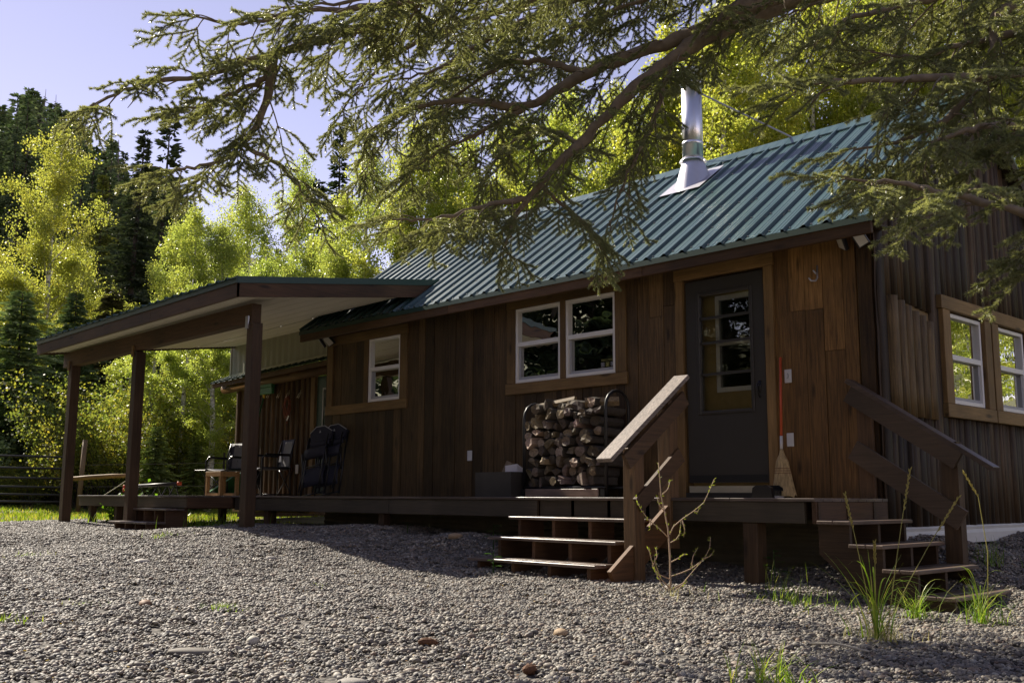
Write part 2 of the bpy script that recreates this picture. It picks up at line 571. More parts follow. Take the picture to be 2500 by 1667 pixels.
# ------------------------------------------------------------------ ground
G_PTS = np.array([
 (1.47,-1.22,-.714),(-.95,-2.05,-.667),(.52,-2.05,-.711),(-4.82,-2.2,-.40),(-8.1,-2.3,-.49),(-7.2,-2.5,-.49),(-10.49,-2.2,-.45),
 (2.07,.4,-.325),(2.07,3,-.365),(3.1,-1.2,-.82),(3.4,.3,-.66),(4.5,2,-.6),(2.1,-.6,-.6),(-3.75,-1.2,-.36),(-1.9,-1.35,-.37),(-6,-1.4,-.40),(-1.82,-2.1,-.61),(-1.2,-2.2,-.70),(-1.35,-1.85,-.63),(-.5,-2.4,-.74),(-1.15,-2.5,-.70),(2.8,-1.5,-.82),(3.4,-.95,-.80),(3.2,-1.6,-.82),
 (-3,-2.3,-.48),(1.8,-6.9,-.75),(4.5,-4,-.78),(3.1,-5.4,-.76),(0,-4.5,-.69),(6.2,-8.4,-.80),(-5,-5,-.60),(-10,-5,-.55),(2.2,-3,-.765),(.8,-3,-.74),
 (-2,2,-.5),(-7,1,-.5),(-14,-1,-.42),(-20,2,-.3),(-20,-6,-.4),(-10,4,-.4),(8,-2,-.8),(9,6,-.5),(0,8,-.4),(-6,-14,-.7),(8,-14,-.8),(-1,0,-.55),(1,0,-.66)])
def ground_z(x, y):
    x = np.asarray(x, float); y = np.asarray(y, float)
    num = np.zeros_like(x); den = np.zeros_like(x)
    for px, py, pz in G_PTS:
        w = 1.0/((x-px)**2+(y-py)**2+0.12)**1.7
        num += w*pz; den += w
    z = num/den
    # the valley side climbs behind and to the left
    u = np.maximum(0, -(x+26)-0.5*np.maximum(0, y-4))
    z = z + np.maximum(0, u)*0.33 + 0.0012*np.maximum(0, u)**1.5
    u2 = np.maximum(0, y-16)
    z = z + u2*0.10
    return z

def ground_material():
    m, t, b = mat('ground_soil')
    L = t.links.new
    tc = N(t, 'ShaderNodeTexCoord')
    vo = N(t, 'ShaderNodeTexVoronoi')
    vo.inputs['Scale'].default_value = 34
    L(tc.outputs['Object'], vo.inputs['Vector'])
    rp = N(t, 'ShaderNodeValToRGB')
    e = rp.color_ramp.elements
    e[0].position, e[0].color = 0.0, (0.05, 0.046, 0.04, 1)
    e[1].position, e[1].color = 1.0, (0.17, 0.155, 0.135, 1)
    sx = N(t, 'ShaderNodeSeparateColor')
    L(vo.outputs['Color'], sx.inputs[0])
    L(sx.outputs[0], rp.inputs[0])
    n = N(t, 'ShaderNodeTexNoise')
    n.inputs['Scale'].default_value = 1.7
    n.inputs['Detail'].default_value = 9
    L(tc.outputs['Object'], n.inputs['Vector'])
    g = N(t, 'ShaderNodeValToRGB')
    e = g.color_ramp.elements
    e[0].position, e[0].color = 0.35, (0.05, 0.052, 0.02, 1)
    e[1].position, e[1].color = 0.68, (0.17, 0.16, 0.06, 1)
    L(n.outputs[0], g.inputs[0])
    # gravel yard against meadow soil, by place
    at = N(t, 'ShaderNodeAttribute', attribute_name='gravel')
    mx = N(t, 'ShaderNodeMix', data_type='RGBA')
    L(at.outputs['Fac'], mx.inputs[0])
    L(g.outputs[0], mx.inputs[6])
    L(rp.outputs[0], mx.inputs[7])
    L(mx.outputs[2], b.inputs['Base Color'])
    b.inputs['Roughness'].default_value = 0.9
    bp = N(t, 'ShaderNodeBump')
    bp.inputs['Strength'].default_value = 0.9
    bp.inputs['Distance'].default_value = 0.02
    bp.invert = True
    L(vo.outputs['Distance'], bp.inputs['Height'])
    L(bp.outputs[0], b.inputs['Normal'])
    return m

def gravel_mask(x, y):
    x = np.asarray(x, float); y = np.asarray(y, float)
    w = 0.25*np.sin(x*2.1)+0.2*np.sin(y*3.3+1.0)+0.12*np.sin(x*5.7+y*4.1)
    edge = np.where(y < -1.2, -11.6 - 0.35*(y+2.2), -6.3)
    g = (x + w > edge)
    g &= ~((y > 0.2) & (x > -6.4) & (x < 2.0))
    g &= (y < 4.5 + w) & (y > -16) & (x < 12)
    return g

def build_ground():
    xs = np.concatenate([np.linspace(-260, -40, 23)[:-1], np.linspace(-40, -14, 27)[:-1], np.linspace(-14, 8, 177)[:-1], np.linspace(8, 40, 17)[:-1], np.linspace(40, 260, 12)])
    ys = np.concatenate([np.linspace(-260, -30, 12)[:-1], np.linspace(-30, -10, 21)[:-1], np.linspace(-10, 5, 121)[:-1], np.linspace(5, 40, 36)[:-1], np.linspace(40, 300, 14)])
    X, Y = np.meshgrid(xs, ys)
    Z = ground_z(X, Y)
    near = np.exp(-((X+2)**2+(Y+3)**2)/400)
    Z = Z + near*0.012*np.sin(X*3.1+Y*1.7)*np.sin(Y*2.9-X*1.3)
    V = np.stack([X.ravel(), Y.ravel(), Z.ravel()], 1)
    nx, ny = len(xs), len(ys)
    i = np.arange(nx-1)[None, :] + nx*np.arange(ny-1)[:, None]
    F = np.stack([i, i+1, i+nx+1, i+nx], -1).reshape(-1, 4)
    me = np_mesh('ground', V, F, ground_material(), smooth=True)
    a = me.attributes.new('gravel', 'FLOAT', 'POINT')
    a.data.foreach_set('value', gravel_mask(X.ravel(), Y.ravel()).astype(np.float32))
    o = bpy.data.objects.new('ground', me)
    COL.objects.link(o)
    o['kind'] = 'structure'
    o['label'] = 'gravel yard and meadow ground rising to the wooded hillside'
build_ground()

def gz(x, y):
    return float(ground_z(np.array([x]), np.array([y]))[0])

def scatter_nodes(o, protos, mat_name=None):
    """geometry nodes: prototypes on the vertices of o, using the attributes rot, scl, idx"""
    ng = bpy.data.node_groups.new('scatter_'+o.name, 'GeometryNodeTree')
    ng.interface.new_socket('Geometry', in_out='INPUT', socket_type='NodeSocketGeometry')
    ng.interface.new_socket('Geometry', in_out='OUTPUT', socket_type='NodeSocketGeometry')
    gi = ng.nodes.new('NodeGroupInput'); go = ng.nodes.new('NodeGroupOutput')
    m2p = ng.nodes.new('GeometryNodeMeshToPoints')
    iop = ng.nodes.new('GeometryNodeInstanceOnPoints')
    j = ng.nodes.new('GeometryNodeGeometryToInstance')
    for p in reversed(protos):
        oi = ng.nodes.new('GeometryNodeObjectInfo')
        oi.inputs['Object'].default_value = p
        oi.inputs['As Instance'].default_value = False
        ng.links.new(oi.outputs['Geometry'], j.inputs[0])
    def attr(nm, ty):
        a = ng.nodes.new('GeometryNodeInputNamedAttribute')
        a.data_type = ty
        a.inputs[0].default_value = nm
        return a.outputs[0]
    ng.links.new(gi.outputs[0], m2p.inputs[0])
    ng.links.new(m2p.outputs[0], iop.inputs['Points'])
    ng.links.new(j.outputs[0], iop.inputs['Instance'])
    iop.inputs['Pick Instance'].default_value = True
    ng.links.new(attr('idx', 'INT'), iop.inputs['Instance Index'])
    ng.links.new(attr('rot', 'FLOAT_VECTOR'), iop.inputs['Rotation'])
    ng.links.new(attr('scl', 'FLOAT_VECTOR'), iop.inputs['Scale'])
    ng.links.new(iop.outputs[0], go.inputs[0])
    md = o.modifiers.new('scatter', 'NODES')
    md.node_group = ng

def point_object(name, P, rot, scl, idx, protos, parent=None):
    me = bpy.data.meshes.new(name)
    me.vertices.add(len(P))
    me.vertices.foreach_set('co', np.asarray(P, np.float32).ravel())
    for nm, ty, d, key in (('rot', 'FLOAT_VECTOR', rot, 'vector'), ('scl', 'FLOAT_VECTOR', scl, 'vector'), ('idx', 'INT', idx, 'value')):
        a = me.attributes.new(nm, ty, 'POINT')
        a.data.foreach_set(key, np.asarray(d, np.int32 if ty == 'INT' else np.float32).ravel())
    me.update()
    o = bpy.data.objects.new(name, me)
    COL.objects.link(o)
    scatter_nodes(o, protos)
    return fin(o, parent)

def proto_obj(name, me):
    return bpy.data.objects.new(name, me)      # never linked to the scene: only a source for instancing

def pebble_material():
    m, t, b = mat('river_pebble')
    L = t.links.new
    oi = N(t, 'ShaderNodeAttribute', attribute_name='v')
    rp = N(t, 'ShaderNodeValToRGB')
    rp.color_ramp.interpolation = 'LINEAR'
    cols = [(0.038,0.037,0.035), (0.078,0.074,0.068), (0.14,0.131,0.116), (0.205,0.184,0.15), (0.092,0.087,0.08), (0.25,0.21,0.155), (0.125,0.121,0.114), (0.40,0.37,0.305), (0.16,0.108,0.075), (0.165,0.157,0.143)]
    e = rp.color_ramp.elements
    for i in range(1, len(cols)-1):
        e.new(i/(len(cols)-1))
    for i, c in enumerate(cols):
        e[i].color = (*c, 1)
    L(oi.outputs['Fac'], rp.inputs[0])
    tc = N(t, 'ShaderNodeTexCoord')
    n = N(t, 'ShaderNodeTexNoise')
    n.inputs['Scale'].default_value = 60
    n.inputs['Detail'].default_value = 5
    L(tc.outputs['Object'], n.inputs['Vector'])
    mr = N(t, 'ShaderNodeMapRange')
    mr.inputs[3].default_value = 0.7
    mr.inputs[4].default_value = 1.3
    L(n.outputs[0], mr.inputs[0])
    vs = N(t, 'ShaderNodeVectorMath', operation='SCALE')
    L(rp.outputs[0], vs.inputs[0])
    L(mr.outputs[0], vs.inputs['Scale'])
    L(vs.outputs[0], b.inputs['Base Color'])
    b.inputs['Roughness'].default_value = 0.62
    b.inputs['Specular IOR Level'].default_value = 0.45
    return m

def ico(sub, seed, amp=0.16):
    bm = bmesh.new()
    bmesh.ops.create_icosphere(bm, subdivisions=sub, radius=1.0)
    r = random.Random(seed)
    d = [Vector((r.gauss(0,1), r.gauss(0,1), r.gauss(0,1))).normalized() for _ in range(7)]
    a = [r.uniform(-amp, amp) for _ in d]
    for v in bm.verts:
        p = v.co.normalized()
        v.co = p*(1+sum(ai*max(0, p.dot(di))**2 for ai, di in zip(a, d)))
    me = bpy.data.meshes.new('pebble_shape')
    bm.to_mesh(me); bm.free()
    me.polygons.foreach_set('use_smooth', [True]*len(me.polygons))
    return me

def pebble_patch(seed, m, n=17, rad=.062):
    """a handful of pebbles lying together; one mesh, used many times over"""
    r = np.random.default_rng(seed)
    base = []
    for k in range(4):
        me = ico(2, seed*10+k, 0.28)
        v = np.empty(len(me.vertices)*3); me.vertices.foreach_get('co', v)
        f = np.empty(len(me.polygons)*3, np.int32); me.polygons.foreach_get('vertices', f)
        base.append((v.reshape(-1, 3), f.reshape(-1, 3)))
    Vs, Fs, vs = [], [], []
    o = 0
    for k in range(n):
        V, F = base[k % 4]
        a = r.uniform(0, 6.28); d = rad*math.sqrt(r.random())
        s = float(np.clip(r.lognormal(math.log(.0086), .30), .004, .0145))
        if r.random() < .02: s *= 1.5
        S = np.array((s*r.uniform(1.0, 1.5), s*r.uniform(.8, 1.1), s*r.uniform(.5, .85)))
        E_ = np.array(Euler((r.normal(0, .45), r.normal(0, .45), r.uniform(0, 6.28))).to_matrix())
        Vs.append((V*S)@E_.T+np.array((math.cos(a)*d, math.sin(a)*d, S[2]*.4+r.uniform(0, .010))))
        Fs.append(F+o); o += len(V)
        vs.append(np.full(len(F), r.random()))
    return np_mesh('pebble_patch', np.concatenate(Vs), np.concatenate(Fs), m, np.concatenate(vs), True)

def build_gravel():
    pm = pebble_material()
    protos = [proto_obj('pebble_source', pebble_patch(60+k, pm)) for k in range(10)]
    rng = np.random.default_rng(3)
    n = 90000
    x = rng.uniform(-14, 8.0, n); y = rng.uniform(-9.6, 3.2, n)
    dx, dy = x-CAM[0], y-CAM[1]
    fx, fy = math.sin(YAW), math.cos(YAW)
    dep = dx*fx+dy*fy; lat = dx*fy-dy*fx
    keep = (dep > 1.9) & (np.abs(lat) < dep*0.53+1.7) & gravel_mask(x, y)
    keep &= ~((y > -0.1) & (x < 2.1))                               # under the cabin
    x, y = x[keep], y[keep]
    m = len(x)
    e = .05
    z = ground_z(x, y)
    gx = (ground_z(x+e, y)-ground_z(x-e, y))/(2*e); gy = (ground_z(x, y+e)-ground_z(x, y-e))/(2*e)
    yaw = rng.uniform(0, 6.28, m)
    rot = np.empty((m, 3))
    for i in range(m):
        nz = Vector((-gx[i], -gy[i], 1)).normalized()
        q = Vector((0, 0, 1)).rotation_difference(nz).to_matrix() @ Matrix.Rotation(yaw[i], 3, 'Z')
        rot[i] = q.to_euler()
    scl = (rng.choice([.62, .8, .95, 1.2], m, p=[.3, .38, .24, .08])*rng.uniform(.9, 1.1, m))[:, None]*np.ones((1, 3))
    o = point_object('gravel', np.stack([x, y, z+rng.uniform(-.004, .007, m)], 1), rot, scl, rng.integers(0, 10, m), protos)
    o['kind'] = 'stuff'
    o['label'] = 'grey and tan river gravel spread over the yard'
build_gravel()

# ------------------------------------------------------------------ cabin
XL, XR, YB = -6.52, 2.07, 4.45            # walls
EY, EZ, RY, RZ = -0.30, 2.405, 2.2, 4.245  # eave edge and ridge
RXL, RXR = -6.84, 2.205                     # roof ends
SL = (RZ-EZ)/(RY-EY)
cabin = thing('cabin', 'long brown board cabin with green ribbed metal roof and steel chimney', 'cabin', (-2.2, 2.2, -0.5))
FW = lambda u, w, v: (u, -w, v)            # front wall frame: along, outward, up
GW = lambda u, w, v: (XR+w, u, v)          # right gable wall frame

DOOR = (0.0, 0.914, 0.13, 2.16)
WIN_A = (-2.493, -1.753, 1.315, 2.205)
WIN_B = (-1.672, -0.931, 1.315, 2.205)
WIN_C = (-5.457, -4.732, 1.280, 2.158)
GWIN_A = (1.312, 2.096, 0.883, 1.759)
GWIN_B = (2.437, 3.22, 0.883, 1.759)

OPEN_F = [(-0.02, 0.934, -0.02, 2.18), (WIN_A[0], WIN_A[1], WIN_A[2], WIN_A[3]), (WIN_B[0], WIN_B[1], WIN_B[2], WIN_B[3]), WIN_C]
def front_tint(x, z):
    # oranger, brighter tint from the door rightwards, plain brown to its left
    warm = (1.75, 1.45, 1.2) if x > -0.25 else (1.0, 0.95, 0.95)
    return warm

def clip_spans(x0, x1, z0, z1, opens):
    spans = [(z0, z1)]
    for a, b, c, d in opens:
        if x1 > a+1e-4 and x0 < b-1e-4:
            out = []
            for s, e in spans:
                if d <= s or c >= e:
                    out.append((s, e)); continue
                if c > s: out.append((s, c))
                if d < e: out.append((d, e))
            spans = out
    return spans

def front_wall():
    rnd = random.Random(11)
    edges = [XL]
    while edges[-1] < XR-0.02:
        edges.append(edges[-1]+rnd.choice([0.13, 0.145, 0.16, 0.185, 0.2]))
    edges[-1] = XR-0.004
    for a, b, c, d in OPEN_F:
        edges += [a, b]
    edges = sorted(set(round(e, 3) for e in edges))
    edges = [e for i, e in enumerate(edges) if i == 0 or e-edges[i-1] > 0.03 or any(abs(e-q) < 1e-3 for o in OPEN_F for q in o[:2])]
    # panel of short boards left of the single window is set behind the trim
    for x0, x1 in zip(edges[:-1], edges[1:]):
        spans = clip_spans(x0, x1, -0.015, 2.53, OPEN_F)
        if 1.05 < x0 < 1.6:
            j = 1.72+rnd.uniform(-.03, .03) if x0 < 1.42 else 1.30
            spans = [(a, j) if i == 0 else (a, b) for i, (a, b) in enumerate(spans)] + [(j+0.004, 2.53)]
        elif -0.75 < x0 < -0.2 and rnd.random() < .7:
            j = 1.95+rnd.uniform(-.1, .05)
            spans = [(-0.015, j), (j+0.004, 2.53)]
        for k, (z0, z1) in enumerate(spans):
            dpt = rnd.uniform(0.016, 0.026)
            m = MB()
            live = x0 > 1.75
            if live:
                n = 7
                vs, fs = [], []
                for i in range(n+1):
                    z = z0+(z1-z0)*i/n
                    e0 = x0+0.002+rnd.uniform(0, .012); e1 = x1-0.002+rnd.uniform(-.004, .012)
                    vs += [(e0, 0.004, z), (e0+.01, -dpt-.012, z), (e1-.01, -dpt-.014, z), (e1, 0.004, z)]
                for i in range(n):
                    for q in range(3):
                        a = i*4+q
                        fs.append((a, a+1, a+5, a+4))
                fs += [(0, 3, 2, 1), (n*4, n*4+1, n*4+2, n*4+3)]
                m.add(vs, fs)
            else:
                m.box(x0+0.0022, x1-0.0022, -dpt, 0.004, z0, z1)
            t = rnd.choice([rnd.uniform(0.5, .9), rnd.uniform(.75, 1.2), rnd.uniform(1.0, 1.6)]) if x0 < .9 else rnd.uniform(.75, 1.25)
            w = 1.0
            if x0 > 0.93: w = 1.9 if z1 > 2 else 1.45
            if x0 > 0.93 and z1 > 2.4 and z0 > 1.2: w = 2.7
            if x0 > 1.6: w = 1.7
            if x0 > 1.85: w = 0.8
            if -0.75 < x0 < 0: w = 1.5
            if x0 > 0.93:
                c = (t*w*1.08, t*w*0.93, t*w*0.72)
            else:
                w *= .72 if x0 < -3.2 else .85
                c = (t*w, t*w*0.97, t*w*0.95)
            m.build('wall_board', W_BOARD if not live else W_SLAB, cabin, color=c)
    # backing behind the boards, with the openings left free
    m = MB()
    xs = sorted(set([XL+.02, XR-.02]+[q for o in OPEN_F for q in o[:2]]))
    for x0, x1 in zip(xs[:-1], xs[1:]):
        for z0, z1 in clip_spans(x0, x1, -0.02, 2.55, OPEN_F):
            m.box(x0, x1, 0.006, 0.10, z0, z1)
    m.build('wall_sheathing', M_INSIDE, cabin)
front_wall()

def gable_top(y):
    return EZ-0.03+SL*(min(y, 2*RY-y)-EY)-0.10

OPEN_G = [(1.312, 2.096, 0.883, 1.759), (2.437, 3.22, 0.883, 1.759)]
def gable_wall():
    rnd = random.Random(21)
    y = -0.012
    pieces = []
    while y < YB-0.01:
        w = rnd.choice([rnd.uniform(.06, .09), rnd.uniform(.09, .14)])
        pieces.append((y, min(y+w, YB)))
        y += w
    panel = (0.13, 0.98, 0.70, 1.78)        # patch of peeled half-logs beside the corner
    for y0, y1 in pieces:
        yc = (y0+y1)/2
        opens = [(a-.05, b+.05, c-.04, d+.04) for a, b, c, d in OPEN_G]
        if panel[0]-.02 < yc < panel[1]:
            opens.append((y0-1, y1+1, panel[2]+.02*(yc*7 % 1), panel[3]-.08*(yc-.1)))
        for z0, z1 in clip_spans(y0, y1, -0.26, gable_top(yc), opens):
            n = max(2, int((z1-z0)/0.42))
            vs, fs = [], []
            r = rnd.choice([rnd.uniform(0.012, 0.02), rnd.uniform(.026, .044)])
            for i in range(n+1):
                z = z0+(z1-z0)*i/n
                e0 = y0+rnd.uniform(-.008, .012); e1 = y1+rnd.uniform(-.006, .016)
                vs += [(XR-.004, e0, z), (XR+r*.8, e0+.014, z), (XR+r, (e0+e1)/2, z), (XR+r*.75, e1-.012, z), (XR-.004, e1, z)]
            for i in range(n):
                for q in range(4):
                    a = i*5+q
                    fs.append((a, a+1, a+6, a+5))
            fs += [(4, 3, 2, 1, 0), (n*5, n*5+1, n*5+2, n*5+3, n*5+4)]
            t = rnd.choice([rnd.uniform(.45, .8), rnd.uniform(.8, 1.6)])
            MB().add(vs, fs).build('slab_board', W_SLAB, cabin, color=(t, t*.97, t*.9), smooth=True)
    # the peeled half-logs
    yy = panel[0]
    k = 0
    while yy < panel[1]-.05:
        w = rnd.uniform(0.125, 0.145)
        z0, z1 = panel[2]+rnd.uniform(-.01, .02), panel[3]-.075*k-rnd.uniform(0, .02)
        z1 = panel[3]-.03*k-rnd.uniform(0, .02)
        vs, fs = [], []
        n, q = 4, 7
        for i in range(n+1):
            z = z0+(z1-z0)*i/n
            for a in range(q):
                th = math.pi*a/(q-1)
                vs.append((XR+.004+math.sin(th)*w*.46+rnd.uniform(-.002, .002), yy+w/2-math.cos(th)*w*.5, z))
        for i in range(n):
            for a in range(q-1):
                b = i*q+a
                fs.append((b, b+1, b+q+1, b+q))
        fs += [tuple(range(q-1, -1, -1)), tuple(range(n*q, n*q+q))]
        t = rnd.uniform(1.8, 2.6)
        MB().add(vs, fs).build('half_log', W_SLAB, cabin, color=(t*1.15, t*1.2, t*1.05), smooth=True)
        yy += w+.004
        k += 1
    m = MB()
    ys = sorted(set([0.02, YB-.02]+[q for o in OPEN_G for q in o[:2]]))
    for a, b in zip(ys[:-1], ys[1:]):
        for z0, z1 in clip_spans(a, b, -0.2, 2.5, OPEN_G):
            m.box(XR-.10, XR-.006, a, b, z0, z1)
    m.prism([(XR-.10, 0.02, 2.5), (XR-.10, YB-.05, 2.5), (XR-.10, RY, RZ-.2)], (0, 0, 0), (.09, 0, 0))
    m.build('gable_sheathing', M_INSIDE, cabin)
    # far walls, seen only through the windows or from a step aside
    m = MB()
    m.box(XL, XL+.08, 0.1, YB, -.3, 2.5)
    m.prism([(XL, 0.02, 2.5), (XL, YB-.05, 2.5), (XL, RY, RZ-.2)], (0, 0, 0), (.08, 0, 0))
    m.build('left_gable_wall', W_BOARD, cabin, color=(.8, .8, .8))
    MB().box(XL, XR-.1, YB-.08, YB, -.3, 2.5).build('back_wall', W_BOARD, cabin, color=(.8, .8, .8))
    MB().box(XL+.1, XR-.1, .11, YB-.1, -.06, -.02).build('floor_slab', M_INSIDE, cabin)
    MB().box(XL+.1, XR-.1, .11, YB-.1, 2.52, 2.56).build('inner_ceiling', M_INSIDE, cabin)
    MB().box(XL+.1, XR-.1, 2.6, 2.66, -.02, 2.52).build('inner_partition', M_INSIDE, cabin)
gable_wall()

def window(T, x0, x1, z0, z1, blind=False, name='window'):
    """double-hung: vinyl frame with meeting rail, lower sash set back, two panes"""
    fwd, t = 0.030, 0.038
    zm = z0+(z1-z0)*0.515
    m = MB(T)
    for a in ((x0, x0+t, z0, z1), (x1-t, x1, z0, z1), (x0+t, x1-t, z1-t, z1), (x0+t, x1-t, z0, z0+t), (x0+t, x1-t, zm-.026, zm+.026)):
        m.box(a[0], a[1], -.05, fwd, a[2], a[3])
    f = m.build(name, M_WHITE, cabin, bevel=.003)
    s = MB(T)
    q = .032
    a0, a1, b0, b1 = x0+t+.001, x1-t-.001, z0+t+.001, zm-.027
    for a in ((a0, a0+q, b0, b1), (a1-q*.7, a1, b0, b1), (a0+q, a1-q*.7, b0, b0+q)):
        s.box(a[0], a[1], -.045, .006, a[2], a[3])
    s.build('sash', M_SASH, f)
    MB(T).box(a0+q+.001, a1-q*.7-.001, -.022, -.018, b0+q+.001, b1-.001).build('pane', M_GLASS, f)
    MB(T).box(x0+t+.001, x1-t-.001, -.012, -.008, zm+.027, z1-t-.001).build('pane', M_GLASS, f)
    if blind:
        n = 15
        for i in range(n):
            z = z1-t-.03-i*.0225
            MB(T).add([(x0+t+.02, -.075, z), (x1-t-.02, -.075, z), (x1-t-.02, -.055, z-.012), (x0+t+.02, -.055, z-.012),
                       (x0+t+.02, -.074, z+.002), (x1-t-.02, -.074, z+.002), (x1-t-.02, -.054, z-.010), (x0+t+.02, -.054, z-.010)],
                      [(0,3,2,1),(4,5,6,7),(0,1,5,4),(1,2,6,5),(2,3,7,6),(3,0,4,7)]).build('blind_slat', M_WHITE, f)
    return f

wa = window(FW, *WIN_A)
wb = window(FW, *WIN_B)
wc = window(FW, *WIN_C, blind=True)
window(GW, *GWIN_A)
window(GW, *GWIN_B)
# small printed sticker in the lower right pane of the pair: yellow lettering over three icons
def sticker():
    x, z, y = -1.155, 1.405, 0.012
    cu = bpy.data.curves.new('sticker_text', 'FONT')
    cu.body = 'FIRE LITERS'
    cu.size = 0.034
    to = bpy.data.objects.new('sticker_text', cu)
    COL.objects.link(to)
    dg = bpy.context.evaluated_depsgraph_get()
    me = bpy.data.meshes.new_from_object(to.evaluated_get(dg))
    bpy.data.objects.remove(to)
    mt = plain('sticker_yellow', (0.34, 0.32, 0.10), 0.6)
    me.materials.clear(); me.materials.append(mt)
    o = bpy.data.objects.new('sticker_lettering', me)
    COL.objects.link(o)
    o.rotation_euler = (R(90), 0, 0)
    o.location = (x-.02, y, z+.055)
    o.parent = wb
    for k in range(3):
        m = MB()
        xx = x+k*.07
        for a in ((xx-.022, xx+.022, z+.036, z+.042), (xx-.022, xx+.022, z-.004, z+.002), (xx-.022, xx-.016, z+.002, z+.036), (xx+.016, xx+.022, z+.002, z+.036), (xx-.006, xx+.008, z+.008, z+.03)):
            m.box(a[0], a[1], y-.0005, y+.0005, a[2], a[3])
        m.build('sticker_icon', mt if k == 1 else M_SASH, wb)
sticker()

# window and door trim boards
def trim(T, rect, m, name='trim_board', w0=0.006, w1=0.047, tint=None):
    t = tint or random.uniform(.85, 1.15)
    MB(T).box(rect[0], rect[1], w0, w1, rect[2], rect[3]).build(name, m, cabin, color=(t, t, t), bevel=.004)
U = (-2.636, -0.768, 1.183, 2.340)
trim(FW, (U[0]-.01, U[1]+.01, U[2], WIN_A[2]-.004), W_TRIM_X, 'window_sill', w1=.052)
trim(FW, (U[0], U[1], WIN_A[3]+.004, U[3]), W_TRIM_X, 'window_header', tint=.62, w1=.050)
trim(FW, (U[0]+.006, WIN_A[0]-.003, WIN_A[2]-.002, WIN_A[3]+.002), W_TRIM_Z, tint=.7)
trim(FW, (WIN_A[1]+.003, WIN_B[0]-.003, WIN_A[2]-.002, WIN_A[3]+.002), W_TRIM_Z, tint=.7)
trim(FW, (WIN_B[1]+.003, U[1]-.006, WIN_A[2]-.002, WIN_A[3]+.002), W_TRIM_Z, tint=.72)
V = (-6.49, -4.569, 1.147, 2.292)
trim(FW, (V[0], V[1], V[2], WIN_C[2]-.004), W_TRIM_X, 'window_sill', w1=.050)
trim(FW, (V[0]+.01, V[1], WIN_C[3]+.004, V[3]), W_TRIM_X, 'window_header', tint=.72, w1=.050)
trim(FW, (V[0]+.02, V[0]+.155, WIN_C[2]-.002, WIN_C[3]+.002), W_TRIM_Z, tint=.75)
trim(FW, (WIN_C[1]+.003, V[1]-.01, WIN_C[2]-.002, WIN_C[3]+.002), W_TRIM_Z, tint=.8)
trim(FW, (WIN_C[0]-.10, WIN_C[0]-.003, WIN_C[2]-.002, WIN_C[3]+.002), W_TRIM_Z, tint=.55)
trim(FW, (-.125, 1.045, 2.184, 2.325), W_TRIM_X, 'door_header', tint=1.15, w1=.050)
trim(FW, (-.115, -.022, -.012, 2.182), W_TRIM_Z, 'door_casing', tint=.95)
trim(FW, (.936, 1.035, -.012, 2.182), W_TRIM_Z, 'door_casing', tint=1.15)
for a, b in ((1.109, 2.262), (2.266, 3.42)):
    trim(GW, (a, b, 1.775, 1.905), W_TRIM_Y, 'window_header', w0=.02, w1=.075, tint=.9)
    trim(GW, (a+.02, b, 0.742, .868), W_TRIM_Y, 'window_sill', w0=.02, w1=.078, tint=1.1)
    trim(GW, (a+.03, a+.19, .870, 1.773), W_TRIM_Z, w0=.02, w1=.07, tint=1.0)
    trim(GW, (b-.155, b-.002, .870, 1.773), W_TRIM_Z, w0=.02, w1=.07, tint=.85)

